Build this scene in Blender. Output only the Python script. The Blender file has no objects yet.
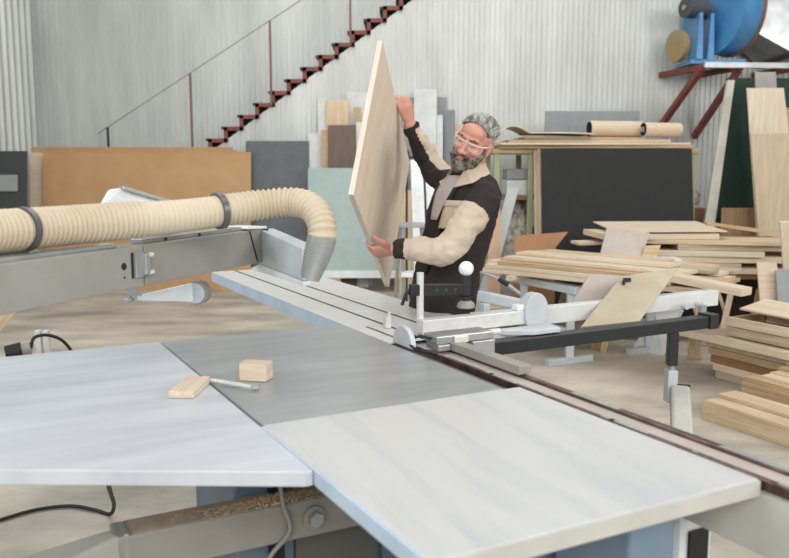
import bpy, bmesh, math, random
from mathutils import Vector, Matrix, noise
random.seed(7)
PI = math.pi
scene = bpy.context.scene
col = scene.collection
V = Vector

# ------------------------------------------------------------------ camera
CAMZ = 1.55
FPX = 840.0
PITCH = math.atan((279 - 165) / FPX)
cam_d = bpy.data.cameras.new('camera')
cam_d.sensor_width = 36.0
cam_d.lens = FPX * 36.0 / 789.0
cam_d.dof.use_dof = True
cam_d.dof.focus_distance = 3.75
cam_d.dof.aperture_fstop = 3.2
cam_d.clip_end = 100
cam = bpy.data.objects.new('camera', cam_d)
cam.location = (0, 0, CAMZ)
cam.rotation_euler = (PI / 2 - PITCH, 0, 0)
col.objects.link(cam)
scene.camera = cam

# ------------------------------------------------------------------ world, lights, exposure
w = bpy.data.worlds.new('world'); scene.world = w
w.use_nodes = True
bg = w.node_tree.nodes['Background']
bg.inputs[0].default_value = (0.93, 0.97, 1.0, 1)
bg.inputs[1].default_value = 0.44
scene.view_settings.view_transform = 'Standard'
scene.view_settings.look = 'None'
scene.view_settings.exposure = -0.22
scene.view_settings.gamma = 1.0
scene.view_settings.use_curve_mapping = False


def area(name, loc, target, sx, sy, power, color=(1, 1, 1)):
    d = bpy.data.lights.new(name, 'AREA')
    d.shape = 'RECTANGLE'; d.size = sx; d.size_y = sy; d.energy = power; d.color = color
    o = bpy.data.objects.new(name, d); o.location = loc
    o.rotation_euler = (V(target) - V(loc)).to_track_quat('-Z', 'Y').to_euler()
    col.objects.link(o); return o


area('skylight_front', (0.5, 3.0, 6.2), (0.5, 3.6, 0), 6.0, 2.0, 105, (1.0, 0.98, 0.95))
area('skylight_rear', (1.0, 7.6, 6.4), (1.0, 8.4, 0), 9.0, 1.6, 250, (1.0, 0.98, 0.94))
area('rear_fill_light', (0.5, -4.0, 4.2), (0.5, 9.0, 1.6), 9.0, 3.0, 590, (1.0, 0.985, 0.96))  # added fill behind the camera, brightens the back wall
area('right_fill_light', (6.5, 1.0, 3.6), (0.5, 4.2, 1.0), 4.0, 2.0, 200, (1.0, 0.99, 0.97))  # added fill from the right, brightens the held board's face
area('side_window_light', (-4.9, 1.5, 3.4), (0.5, 4.0, 1.0), 4.0, 2.0, 130, (0.86, 0.94, 1.0))

# ------------------------------------------------------------------ coordinate helpers
CP, SP = math.cos(PITCH), math.sin(PITCH)


def P(x, y, Y=None, z=None):
    """a point of the place measured from the photograph, at a known depth or height"""
    a = (x - 394.5) / FPX; b = -(y - 279) / FPX
    r = V((a, CP + b * SP, -SP + b * CP))
    t = (z - CAMZ) / r.z if z is not None else Y / r.y
    return V((0, 0, CAMZ)) + r * t


UD = V((-0.4701, 0.8826, 0)); VD = V((0.8826, 0.4701, 0)); ZD = V((0, 0, 1))   # the saw's own axes


def S(u, v, z):
    return UD * u + VD * v + ZD * z


SAWROT = Matrix((UD, VD, ZD)).transposed()   # columns: u, v, z (left handed, used for boxes only)

# ------------------------------------------------------------------ materials


def lin(c):
    return tuple(((x / 255) / 12.92 if x / 255 <= .04045 else ((x / 255 + .055) / 1.055) ** 2.4) for x in c)


MATS = {}


def mat(name, c, rough=.6, metal=0.0, c2=None, scale=6.0, stretch=(1, 1, 1), bump=0.0, spec=.5, detail=4, lo=.35, hi=.65, trans=0, alpha=1, rot=0):
    if name in MATS: return MATS[name]
    m = bpy.data.materials.new(name); m.use_nodes = True
    nt = m.node_tree; b = nt.nodes['Principled BSDF']
    b.inputs['Roughness'].default_value = rough
    b.inputs['Metallic'].default_value = metal
    b.inputs['Specular IOR Level'].default_value = spec
    b.inputs['Alpha'].default_value = alpha
    if trans: b.inputs['Transmission Weight'].default_value = trans
    c1 = lin(c) + (1,)
    if c2 is None: c2 = tuple(max(0, x * .93) for x in c)
    tc = nt.nodes.new('ShaderNodeTexCoord'); mp = nt.nodes.new('ShaderNodeMapping')
    mp.inputs['Scale'].default_value = stretch
    nz = nt.nodes.new('ShaderNodeTexNoise'); nz.inputs['Scale'].default_value = scale
    nz.inputs['Detail'].default_value = detail; nz.inputs['Roughness'].default_value = .6
    cr = nt.nodes.new('ShaderNodeValToRGB')
    cr.color_ramp.elements[0].position = lo; cr.color_ramp.elements[1].position = hi
    cr.color_ramp.elements[0].color = lin(c2) + (1,); cr.color_ramp.elements[1].color = c1
    L = nt.links.new
    src = tc.outputs['Object']
    if rot:
        m0 = nt.nodes.new('ShaderNodeMapping'); m0.inputs['Rotation'].default_value = (0, 0, math.radians(rot)); L(src, m0.inputs[0]); src = m0.outputs[0]
    L(src, mp.inputs[0]); L(mp.outputs[0], nz.inputs[0]); L(nz.outputs[0], cr.inputs[0])
    L(cr.outputs[0], b.inputs['Base Color'])
    if bump:
        bp = nt.nodes.new('ShaderNodeBump'); bp.inputs['Strength'].default_value = bump; bp.inputs['Distance'].default_value = .01
        L(nz.outputs[0], bp.inputs['Height']); L(bp.outputs[0], b.inputs['Normal'])
    MATS[name] = m
    return m


def wood(name, c, c2=None, rough=.6):
    if c2 is None: c2 = (c[0] * .86, c[1] * .8, c[2] * .72)
    if name.endswith('_v'): return mat(name, c, rough, c2=c2, scale=5, stretch=(7, 7, .45), detail=6, bump=.06)
    return mat(name, c, rough, c2=c2, scale=5, stretch=(.5, 9, 9), detail=6, bump=.08)


galv = mat('galvanised_sheet', (208, 210, 206), .42, .4, c2=(180, 182, 178), scale=1.6, stretch=(1.2, 1, .35), lo=.3, hi=.7)
galv_dark = mat('galvanised_sheet_old', (218, 220, 216), .45, .25, c2=(190, 193, 189), scale=1.4, stretch=(1.5, 1, .3), lo=.3, hi=.7)
concrete = mat('dusty_concrete', (210, 200, 183), .6, c2=(148, 142, 132), scale=1.3, detail=9, lo=.34, hi=.66, stretch=(.8, 1.6, 1))
steel = mat('ground_steel', (184, 188, 189), .32, .45, c2=(160, 165, 167), scale=3, stretch=(.7, 4, 1), detail=9, rot=-28, lo=.3, hi=.75)
anod = mat('anodised_aluminium', (222, 221, 217), .38, .15, c2=(208, 208, 205), scale=9, stretch=(.3, 6, 6))
alum = mat('aluminium', (186, 188, 186), .36, .6, c2=(164, 166, 165), scale=9)
lam = mat('white_laminate', (198, 198, 195), .32, c2=(180, 183, 186), scale=2.0, stretch=(.5, 4.5, 1), detail=6, lo=.3, hi=.52, rot=-112)
lam_cool = mat('cool_white_laminate', (200, 204, 210), .36, c2=(180, 185, 193), scale=2.2, stretch=(.6, 4, 1), detail=5, lo=.3, hi=.6, rot=-28)
edge_mat = mat('grey_edge_band', (196, 194, 186), .5)
edge_cool_lit = mat('cool_lit_edge_band', (186, 204, 220), .45)  # cool light from the left, painted into the left-facing edges
grey_paint = mat('warm_grey_paint', (154, 151, 144), .5, c2=(142, 139, 132), scale=4)
white_paint = mat('white_paint', (240, 244, 246), .4)
pale_grey = mat('pale_grey_paint', (196, 202, 205), .45)
blue_paint = mat('grey_blue_paint', (126, 146, 168), .5, c2=(112, 130, 150), scale=3)
blue_fan = mat('blue_enamel', (84, 146, 194), .38, c2=(66, 126, 178), scale=3)
black_metal = mat('black_metal', (36, 38, 42), .45, c2=(28, 30, 33))
black_rubber = mat('black_rubber', (22, 23, 25), .55)
dark_slot = mat('dark_groove', (58, 60, 60), .6)
rail_mat = mat('guide_rail_steel', (118, 92, 88), .28, .7, c2=(84, 60, 56), scale=6, stretch=(3, 3, 3))
red_oxide = mat('red_oxide_paint', (136, 74, 62), .6, c2=(118, 62, 52), scale=6)
hose_mat = mat('beige_hose', (206, 192, 168), .55, c2=(194, 178, 152), scale=5)
hose_band = mat('hose_clip_steel', (112, 112, 110), .35, .6)
mdf = mat('brown_board', (188, 150, 106), .6, c2=(178, 138, 94), scale=2.5)
w_pale = wood('pale_birch', (222, 206, 184), (204, 184, 158))
w_board = wood('birch_board', (226, 210, 190), (210, 190, 168))
w_edge = wood('birch_edge', (222, 210, 194), (208, 194, 174))
w_pine = wood('pine', (214, 194, 164), (188, 162, 130))
w_tan = wood('tan_wood', (200, 174, 138), (166, 138, 102))
w_brown = wood('brown_wood', (150, 112, 76), (122, 86, 56))
w_grey = wood('weathered_wood', (196, 180, 158), (164, 146, 124))
w_pink = wood('pinkish_board', (214, 194, 172), (200, 178, 154))
v_pale = wood('upright_birch_v', (226, 212, 192), (212, 194, 170))
v_board = wood('upright_board_v', (210, 192, 166), (194, 174, 146))
v_pine = wood('upright_pine_v', (222, 202, 170), (200, 174, 138))
v_tan = wood('upright_tan_v', (204, 178, 142), (174, 146, 110))
v_brown = wood('upright_brown_v', (158, 128, 96), (134, 104, 74))
walnut = mat('walnut_board', (112, 92, 80), .5, c2=(98, 78, 66), scale=4, stretch=(6, 1, 1))
ply = mat('plywood', (186, 176, 154), .55, c2=(174, 162, 138), scale=3, stretch=(1, 3, 3))
lilac = mat('grey_lilac_board', (186, 176, 166), .6)
graphite = mat('graphite_board', (33, 33, 33), .75, c2=(28, 28, 29))
char_grey = mat('charcoal_board', (56, 60, 60), .5, c2=(58, 62, 62))
slate = mat('slate_grey_board', (96, 100, 102), .5, c2=(86, 90, 92))
teal = mat('pale_teal_board', (160, 180, 176), .35, c2=(152, 172, 168))
green_dk = mat('dark_green_board', (22, 52, 42), .6, c2=(17, 42, 34), scale=3)
white_board = mat('white_board', (218, 220, 218), .45)
grey_board = mat('mid_grey_board', (150, 154, 154), .5)
bluegrey_board = mat('blue_grey_board', (134, 140, 144), .5)
paper_sheet = mat('grey_paper', (150, 154, 150), .7)
navy = mat('navy_lining', (46, 54, 88), .6)
rack_paint = mat('pale_green_paint', (168, 174, 134), .55)
rubbish = mat('white_plastic', (206, 204, 196), .6, c2=(150, 140, 124), scale=14, lo=.4, hi=.55)
sack = mat('sacking', (166, 146, 122), .8, c2=(112, 92, 74), scale=9)
yellow_belt = mat('ochre_guard', (164, 146, 104), .5)
foil = mat('galvanised_duct', (188, 190, 190), .22, .85, c2=(150, 152, 153), scale=3)
sawdust = mat('sawdust', (212, 186, 154), .95, c2=(192, 162, 126), scale=60)
skin = mat('skin', (202, 150, 130), .5, c2=(192, 132, 114), scale=14)
lipm = mat('lips', (176, 112, 100), .5)
hair_m = mat('grey_hair', (176, 174, 168), .45, c2=(92, 90, 86), scale=26, stretch=(2.4, .35, 1), lo=.38, hi=.62)
beard_m = mat('grey_beard', (146, 138, 128), .7, c2=(58, 48, 42), scale=38, lo=.4, hi=.66)
eye_m = mat('eye', (70, 60, 56), .2)
jacket_dk = mat('dark_brown_cloth', (44, 36, 33), .9, c2=(36, 29, 27), scale=12)
jacket_bg = mat('beige_cloth', (200, 184, 166), .85, c2=(190, 172, 152), scale=10)
tshirt_m = mat('light_grey_knit', (184, 172, 172), .85)
trouser_m = mat('dark_brown_twill', (40, 34, 33), .9, c2=(32, 27, 27), scale=10)
shoe_m = mat('shoe_leather', (44, 38, 34), .5)
clear = mat('clear_plastic', (255, 255, 255), .05, alpha=.12)
frame_m = mat('clear_frame', (236, 226, 222), .25)

# ------------------------------------------------------------------ mesh helpers


class MB:
    def __init__(self):
        self.v = []; self.f = []; self.mi = []

    def add(self, vs, fs, mi=0):
        n = len(self.v); self.v += [V(x) for x in vs]
        for f in fs: self.f.append([n + i for i in f]); self.mi.append(mi)

    def box(self, c, size, rot=None, mi=0):
        c = V(c); h = V(size) / 2
        vs = [V((sx * h.x, sy * h.y, sz * h.z)) for sx in (-1, 1) for sy in (-1, 1) for sz in (-1, 1)]
        if rot is not None: vs = [rot @ x for x in vs]
        self.add([c + x for x in vs], [(0, 1, 3, 2), (4, 6, 7, 5), (0, 4, 5, 1), (2, 3, 7, 6), (0, 2, 6, 4), (1, 5, 7, 3)], mi); return self

    def sbox(self, u0, u1, v0, v1, z0, z1, mi=0):
        return self.box(S((u0 + u1) / 2, (v0 + v1) / 2, (z0 + z1) / 2), (abs(u1 - u0), abs(v1 - v0), abs(z1 - z0)), SAWROT, mi)

    def prism(self, pts, d, mi=0):
        pts = [V(p) for p in pts]; d = V(d); n = len(pts)
        self.add(pts + [p + d for p in pts], [list(range(n))[::-1], list(range(n, 2 * n))] + [(i, (i + 1) % n, n + (i + 1) % n, n + i) for i in range(n)], mi); return self

    def bar(self, a, b, wd, ht, up=ZD, mi=0):
        a = V(a); b = V(b); x = (b - a).normalized(); y = V(up).cross(x)
        if y.length < 1e-4: y = V((0, 1, 0)).cross(x)
        y.normalize(); z = x.cross(y)
        m = Matrix((x, y, z)).transposed()
        return self.box((a + b) / 2, ((b - a).length, wd, ht), m, mi)

    def tube(self, path, rad, n=12, mi=0, cap=True, flat=1.0):
        path = [V(p) for p in path]; k = len(path)
        if not isinstance(rad, (list, tuple)): rad = [rad] * k
        t = [(path[min(i + 1, k - 1)] - path[max(i - 1, 0)]).normalized() for i in range(k)]
        up = V((0, 0, 1)) if abs(t[0].z) < .9 else V((1, 0, 0))
        nrm = (up - t[0] * up.dot(t[0])).normalized()
        vs = []
        for i in range(k):
            nrm = (nrm - t[i] * nrm.dot(t[i])).normalized(); bn = t[i].cross(nrm)
            for j in range(n):
                a = 2 * PI * j / n
                vs.append(path[i] + (nrm * math.cos(a) * flat + bn * math.sin(a)) * rad[i])
        fs = [(i * n + j, i * n + (j + 1) % n, (i + 1) * n + (j + 1) % n, (i + 1) * n + j) for i in range(k - 1) for j in range(n)]
        if cap: fs += [list(range(n))[::-1], list(range((k - 1) * n, k * n))]
        self.add(vs, fs, mi); return self

    def rings(self, rings, mi=0, cap=True):
        n = len(rings[0]); k = len(rings); vs = [p for r in rings for p in r]
        fs = [(i * n + j, i * n + (j + 1) % n, (i + 1) * n + (j + 1) % n, (i + 1) * n + j) for i in range(k - 1) for j in range(n)]
        if cap: fs += [list(range(n))[::-1], list(range((k - 1) * n, k * n))]
        self.add(vs, fs, mi); return self

    def ell(self, c, r, rot=None, nu=20, nv=12, mi=0):
        c = V(c); rg = []
        for i in range(1, nv):
            th = PI * i / nv; ring = []
            for j in range(nu):
                ph = 2 * PI * j / nu
                p = V((r[0] * math.sin(th) * math.cos(ph), r[1] * math.sin(th) * math.sin(ph), r[2] * math.cos(th)))
                ring.append(c + (rot @ p if rot else p))
            rg.append(ring)
        return self.rings(rg, mi)

    def build(self, name, m, parent=None, bevel=0, smooth=False, loc=None, **tags):
        me = bpy.data.meshes.new(name)
        base = V((0, 0, 0))
        if parent is not None: base = world_loc(parent)
        if loc is not None: origin = V(loc)
        elif parent is None or True:
            lo = [min(v[i] for v in self.v) for i in range(3)]; hi = [max(v[i] for v in self.v) for i in range(3)]
            origin = V(((lo[0] + hi[0]) / 2, (lo[1] + hi[1]) / 2, lo[2]))
        me.from_pydata([v - origin for v in self.v], [], self.f)
        ms = m if isinstance(m, (list, tuple)) else [m]
        for x in ms: me.materials.append(x)
        for p, i in zip(me.polygons, self.mi): p.material_index = i
        bm = bmesh.new(); bm.from_mesh(me); bmesh.ops.recalc_face_normals(bm, faces=bm.faces); bm.to_mesh(me); bm.free()
        if smooth:
            for p in me.polygons: p.use_smooth = True
            if smooth == 'auto':
                me.set_sharp_from_angle(angle=math.radians(35))
        o = bpy.data.objects.new(name, me); col.objects.link(o)
        o.location = origin - base
        WL[o] = origin
        if parent is not None: o.parent = parent
        if bevel:
            b = o.modifiers.new('bevel', 'BEVEL'); b.width = bevel; b.segments = 2; b.limit_method = 'ANGLE'; b.angle_limit = math.radians(40)
        return tag(o, **tags)


WL = {}


def world_loc(o):
    return WL[o]


def tag(o, label=None, cat=None, group=None, kind=None):
    if label: o['label'] = label
    if cat: o['category'] = cat
    if group: o['group'] = group
    if kind: o['kind'] = kind
    return o


def thing(name, label, cat, loc, group=None):
    o = bpy.data.objects.new(name, None); col.objects.link(o); o.location = loc; o.empty_display_size = .1
    WL[o] = V(loc)
    return tag(o, label, cat, group)


def plank(name, label, cat, m, a, b, wd, th, roll=0, group=None, bevel=.002, extra=None):
    """a board running from a to b (centre line), its own local x along the grain"""
    a = V(a); b = V(b); x = (b - a).normalized(); y = ZD.cross(x).normalized(); z = x.cross(y)
    R = Matrix((x, y, z)).transposed().to_4x4() @ Matrix.Rotation(roll, 4, 'X')
    me = bpy.data.meshes.new(name); L = (b - a).length
    mb = MB().box((0, 0, 0), (L, wd, th))
    me.from_pydata(mb.v, [], mb.f); me.materials.append(m)
    o = bpy.data.objects.new(name, me); col.objects.link(o)
    o.matrix_world = Matrix.Translation((a + b) / 2) @ R
    WL[o] = (a + b) / 2
    if bevel:
        md = o.modifiers.new('bevel', 'BEVEL'); md.width = bevel; md.segments = 2
    return tag(o, label, cat, group)


def sheet(name, label, cat, m, x0, x1, ytop, Y, lean=.2, zb=0.0, th=.018, dx=0.0, group=None, parent=None):
    """a sheet standing on its lower edge and leaning back; x0,x1,ytop measured on the photo, Y its top's depth"""
    tl = P(x0, ytop, Y=Y); tr = P(x1, ytop, Y=Y); ht = tl.z
    bl = V((tl.x + dx, Y - lean, zb)); br = V((tr.x + dx, Y - lean, zb))
    up = (tl - bl); n = V((0, 1, 0))
    n = (br - bl).cross(up).normalized()
    if n.y > 0: n = -n
    Lz = up.length; x = (br - bl).normalized(); zz = up.normalized(); yy = zz.cross(x)
    me = bpy.data.meshes.new(name); wdt = (br - bl).length
    mb = MB().prism([V((0, 0, 0)), V((wdt, 0, 0)), V((wdt, 0, Lz)), V((0, 0, Lz))], V((0, th, 0)))
    me.from_pydata(mb.v, [], mb.f); me.materials.append(m)
    bm = bmesh.new(); bm.from_mesh(me); bmesh.ops.recalc_face_normals(bm, faces=bm.faces); bm.to_mesh(me); bm.free()
    o = bpy.data.objects.new(name, me); col.objects.link(o)
    o.matrix_world = Matrix.Translation(bl) @ Matrix((x, yy, zz)).transposed().to_4x4()
    WL[o] = bl
    md = o.modifiers.new('bevel', 'BEVEL'); md.width = .002; md.segments = 2
    return tag(o, label, cat, group)


def lean(name, label, cat, m, pts_top, Yt, pts_bot, th=.02, group=None):
    """x positions at the top and at floor level on the photo"""
    tl, tr = [P(x, y, Y=Yt) for x, y in pts_top]
    bl, br_ = [P(x, y, z=0.0) if y2 is None else P(x, y, Y=y2) for x, y, y2 in pts_bot]
    n_ = (tr - tl).cross(bl - tl).normalized()
    if n_.y < 0: n_ = -n_
    return MB().prism([tl, tr, br_, bl], n_ * th).build(name, m, label=label, cat=cat, group=group, bevel=.003)



def remesh(mb, voxel, smooth=2, fac=.5):
    """fuse overlapping shapes into one continuous surface"""
    me = bpy.data.meshes.new('tmp'); me.from_pydata(mb.v, [], mb.f)
    bm = bmesh.new(); bm.from_mesh(me); bmesh.ops.recalc_face_normals(bm, faces=bm.faces); bm.to_mesh(me); bm.free()
    o = bpy.data.objects.new('tmp', me); col.objects.link(o)
    r = o.modifiers.new('r', 'REMESH'); r.mode = 'VOXEL'; r.voxel_size = voxel
    if smooth:
        s = o.modifiers.new('s', 'SMOOTH'); s.iterations = smooth; s.factor = fac
    dg = bpy.context.evaluated_depsgraph_get(); dg.update()
    ev = o.evaluated_get(dg); new = bpy.data.meshes.new_from_object(ev)
    out = MB(); out.v = [v.co.copy() for v in new.vertices]; out.f = [list(p.vertices) for p in new.polygons]; out.mi = [0] * len(out.f)
    out.n = [v.normal.copy() for v in new.vertices]
    bpy.data.objects.remove(o); bpy.data.meshes.remove(me); bpy.data.meshes.remove(new)
    return out


def smoothpath(pts, n=8):
    """Catmull-Rom through pts"""
    pts = [V(p) for p in pts]; q = [pts[0] * 2 - pts[1]] + pts + [pts[-1] * 2 - pts[-2]]; out = []
    for i in range(1, len(q) - 2):
        for k in range(n):
            t = k / n; a, b, c, d = q[i - 1:i + 3]
            out.append(.5 * ((2 * b) + (c - a) * t + (2 * a - 5 * b + 4 * c - d) * t * t + (3 * b - a - 3 * c + d) * t ** 3))
    return out + [pts[-1]]


# ================================================================== THE SETTING
MB().box((0, 4.2, -.05), (16, 18, .1)).build('floor', concrete, kind='structure')


def corrugated(name, m, a, b, z0, ztop, period, depth, nvec):
    a = V(a); b = V(b); L = (b - a).length; d = (b - a).normalized(); nvec = V(nvec)
    n = int(L / period); top = []; bot = []
    for i in range(n):
        for s, h in ((0, 0), (.38, 0), (.5, 1), (.88, 1)):
            p = a + d * (i + s) * period + nvec * (depth * h)
            bot.append(V((p.x, p.y, z0))); top.append(V((p.x, p.y, ztop(p) if callable(ztop) else ztop)))
    mb = MB(); k = len(bot)
    back = -nvec * .02
    mb.add(bot + top, [(i, i + 1, k + i + 1, k + i) for i in range(k - 1)])
    mb.add([bot[0] + back, bot[-1] + back, top[-1] + back, top[0] + back], [(0, 1, 2, 3)])
    return mb.build(name, m, kind='structure')


YP = 11.0      # plane of the wall under the stairs
YB = 11.9      # back wall
sx0 = P(228, 139, Y=YP); sx1 = P(412, 0, Y=YP)
SL = (sx1.z - sx0.z) / (sx1.x - sx0.x)


def under_stair(p):
    return max(.05, min(5.2, sx0.z + (p.x - sx0.x) * SL))


corrugated('wall_back', galv_dark, (-5.6, YB, 0), (8, YB, 0), 0, 5.2, .075, .018, (0, -1, 0))
corrugated('wall_stair', galv, (sx0.x - sx0.z / SL + .1, YP, 0), (8, YP, 0), 0, under_stair, .066, .014, (0, -1, 0))
corrugated('wall_left', galv_dark, (-4.93, YB - .1, 0), (-4.93, 3.5, 0), 0, 5.2, .19, .04, (1, 0, 0))

# staircase along the wall
st = thing('staircase', 'red brown steel staircase climbing the corrugated back wall', 'staircase', (sx0.x, YP + .4, 0))
run = .205; rise = run * SL
k0 = -int((sx0.z - .02) / rise); nst = 24
zz = []
xs = sx0.x - .02; z0 = sx0.z - .02
for i in range(k0, nst):
    zz += [V((xs + i * run, YP - .03, z0 + i * rise)), V((xs + i * run, YP - .03, z0 + (i + 1) * rise))]
zz.append(V((xs + nst * run, YP - .03, z0 + nst * rise)))
mb = MB()
for i in range(len(zz) - 1):
    d = (zz[i + 1] - zz[i]).normalized()
    mb.bar(zz[i] - d * .022, zz[i + 1] + d * .022, .05, .045, up=V((0, 1, 0)))
mb.build('zigzag_stringer', red_oxide, st)
for i in range(k0, nst):
    MB().box((xs + (i + .42) * run, YP + .4, z0 + (i + 1) * rise + .012), (run + .1, .78, .03)).build('tread', black_metal, st)
mb = MB()
for i in range(k0, nst):
    mb.box((xs + (i + .02) * run, YP + .4, z0 + (i + .5) * rise), (.012, .76, rise))
mb.build('riser_panel', black_metal, st)


def railtop(x): return P(192, 73, Y=YP).z + (x - P(192, 73, Y=YP).x) * (P(265, 25, Y=YP).z - P(192, 73, Y=YP).z) / (P(265, 25, Y=YP).x - P(192, 73, Y=YP).x)


for px in (108, 192, 272, 351):
    x = P(px, 100, Y=YP).x; zt = railtop(x)
    zb = max(0.02, z0 + (x - xs) * SL)
    MB().bar((x, YP - .06, zb), (x, YP - .06, zt), .026, .026, up=V((1, 0, 0))).build('rail_post', mat('post_brown', (124, 92, 80), .6) if px > 120 else black_metal, st)
xa, xb = P(98, 100, Y=YP).x, P(420, 0, Y=YP).x
MB().tube([(xa, YP - .06, railtop(xa)), (xb, YP - .06, railtop(xb))], .008, 8).build('handrail', grey_paint, st)

# ================================================================== THE PANEL SAW
TZ = .88
saw = thing('panel_saw', 'large sliding table saw with steel table and pale extension tables in front', 'table saw', S(2.4, 1.0, 0))
MB().sbox(2.022, 3.2, .692, 1.452, TZ - .04, TZ).build('steel_table', steel, saw, bevel=.003, label='grey ground steel middle table')
MB().sbox(1.16, 2.018, .69, 1.505, TZ - .036, TZ + .002, 0).build('extension_table', lam, saw, bevel=.003, label='white marbled rear extension table')
MB().sbox(1.163, 2.015, .682, .6898, TZ - .034, TZ).build('edge_strip', edge_cool_lit, saw)
MB().sbox(1.153, 1.1598, .692, 1.503, TZ - .034, TZ).build('edge_strip', edge_mat, saw)
pts = [S(3.2, .686, TZ - .035), S(3.2, -.55, TZ - .035), S(2.28, -.45, TZ - .035), S(1.66, .66, TZ - .035), S(1.66, .68, TZ - .035)]
MB().prism(pts, (0, 0, .036)).build('extension_table', lam_cool, saw, bevel=.003, label='pale blue white side extension table')
# cabinets below
MB().sbox(2.33, 2.78, .70, 1.38, .06, .838).build('cabinet', blue_paint, saw, bevel=.01)
MB().sbox(1.60, 2.31, 1.18, 1.44, .06, .838).build('motor_cabinet', blue_paint, saw, bevel=.008)
MB().sbox(2.305, 2.328, .885, 1.17, .06, .62).build('shaded_plate', mat('plate_shade_grey', (104, 101, 94), .55), saw, bevel=.004)  # plate with the shade on the cabinet face put into its grey
MB().sbox(1.30, 1.56, 1.28, 1.415, .0, .80).build('corner_pillar', blue_paint, saw, bevel=.01)
# swing beam with bolt
sz = .578
f_a, f_b, n_b, n_a = [V(P(x_, y__, z=sz)) for x_, y__ in ((15, 558), (108, 529), (121, 536), (73, 558))]
MB().prism([f_a + (f_a - f_b) * 2.2, f_b, n_b, n_a + (n_a - n_b) * 3.2], (0, 0, -.115)).build('swing_beam', edge_mat, saw, bevel=.01, label='paler end of the swing beam turning toward the viewer')
MB().sbox(2.206, 2.304, .385, 1.16, .5752, .5762).build('dust_layer', mat('dust_film', (190, 166, 138), .9, c2=(160, 150, 136), scale=9), saw)
sb = MB().sbox(2.2, 2.31, .34, 1.17, .46, .575).build('swing_beam', grey_paint, saw, bevel=.006)
MB().sbox(2.2, 2.29, .36, .374, .455, .5795).build('joint_collar', alum, sb, bevel=.002)
a = S(2.2, .90, .52)
MB().tube([a, a - UD * .012], .036, 20).build('washer', grey_paint, sb, smooth='auto')
MB().tube([a - UD * .012, a - UD * .03], .023, 6).build('bolt_head', alum, sb, smooth='auto')
# lead running down over the swing beam
MB().tube(smoothpath([S(2.19, .80, .835), S(2.185, .79, .7), S(2.185, .80, .59), S(2.185, .82, .5), S(2.2, .76, .42), S(2.22, .74, .3)], 6), .007, 8).build('lead', grey_paint, saw, smooth=True)
MB().sbox(2.30, 2.4, .52, .60, .66, .838).build('cable_box', black_rubber, saw, bevel=.003)
MB().sbox(2.27, 2.318, .80, .835, .2, .838).build('black_strip', black_rubber, saw)
for dv in (0, .035):
    MB().tube([S(2.35, .45 + dv, .44), S(2.32, .44 + dv, .2), S(2.3, .43 + dv, .0)], .013, 8).build('conduit', grey_paint, saw, smooth=True)
# carriage beam with rails
b = MB().sbox(.1, 3.1, 1.513, 1.645, .72, .855).build('carriage_beam', grey_paint, saw, bevel=.004)
MB().sbox(.1, 1.9, 1.506, 1.5125, .715, .85).build('beam_side_plate', edge_mat, b)
for v0, v1, zt in ((1.513, 1.528, .8815), (1.620, 1.645, .871)):
    MB().sbox(.1, 3.1, v0, v1, .8555, zt).build('guide_rail', rail_mat, b, bevel=.003)
MB().sbox(.1, 3.1, 1.5275, 1.6195, .8555, .862).build('dust_strip', lilac, b)
for k in range(9):
    MB().sbox(.5 + k * .28, .515 + k * .28, 1.514, 1.527, .8817, .8826).build('rail_joint', alum, b)
for k in range(4):
    MB().sbox(.62 + k * .55, .82 + k * .55, 1.622, 1.643, .8712, .8722).build('rail_polish', alum, b)
    MB().sbox(.95 + k * .55, 1.12 + k * .55, 1.514, 1.527, .8817, .8826).build('rail_polish', alum, b)
# beam legs
MB().sbox(2.7, 2.85, 1.52, 1.64, 0, .715).build('beam_leg', blue_paint, saw, bevel=.005)
wl = MB().sbox(1.40, 1.48, 1.54, 1.66, 0, .715).build('beam_leg', white_paint, saw, bevel=.02)
MB().sbox(1.392, 1.3995, 1.565, 1.635, .2, .655).build('leg_slot', black_rubber, wl, bevel=.01)
# sliding table
slt = MB().prism([S(2.77, 1.66, TZ - .06), S(2.77, 1.99, TZ - .06), S(2.77, 1.99, TZ), S(2.77, 1.455, TZ), S(2.77, 1.455, TZ - .005), S(2.77, 1.66, TZ - .005)], UD * 2.43).build('sliding_table', anod, saw, bevel=.004)
for v0 in (1.60, 1.745):
    MB().sbox(2.771, 5.19, v0, v0 + .013, TZ - .004, TZ + .0012).build('table_slot', dark_slot, slt)
MB().sbox(3.22, 5.2, 1.455, 1.53, TZ - .062, TZ - .0055).build('side_profile', edge_cool_lit, slt, bevel=.004)
# carriage head: cast block on the beam end
chd = MB().sbox(2.58, 2.68, 1.55, 1.80, .898, .928).build('carriage_head', alum, saw, bevel=.004)
MB().sbox(2.57, 2.66, 1.55, 1.603, .8755, .8975).build('head_foot', alum, chd, bevel=.003)
MB().sbox(2.57, 2.66, 1.70, 1.80, .845, .8975).build('head_foot', alum, chd, bevel=.003)
MB().sbox(2.568, 2.579, 1.62, 1.68, .899, .925).build('head_plate', anod, chd, bevel=.003)
MB().tube([S(2.63, 1.801, .912), S(2.63, 1.86, .912)], .012, 14).build('clamp_shaft', anod, chd, smooth='auto')
MB().tube(smoothpath([S(2.62, 1.548, .915), S(2.64, 1.51, .925), S(2.66, 1.48, .90), S(2.58, 1.47, .888), S(2.50, 1.50, .886)], 6), .005, 8).build('spring_wire', black_rubber, chd, smooth=True)
MB().sbox(2.16, 2.62, 1.608, 1.658, .8725, .903).build('stop_bar', grey_paint, saw, bevel=.003)
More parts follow.
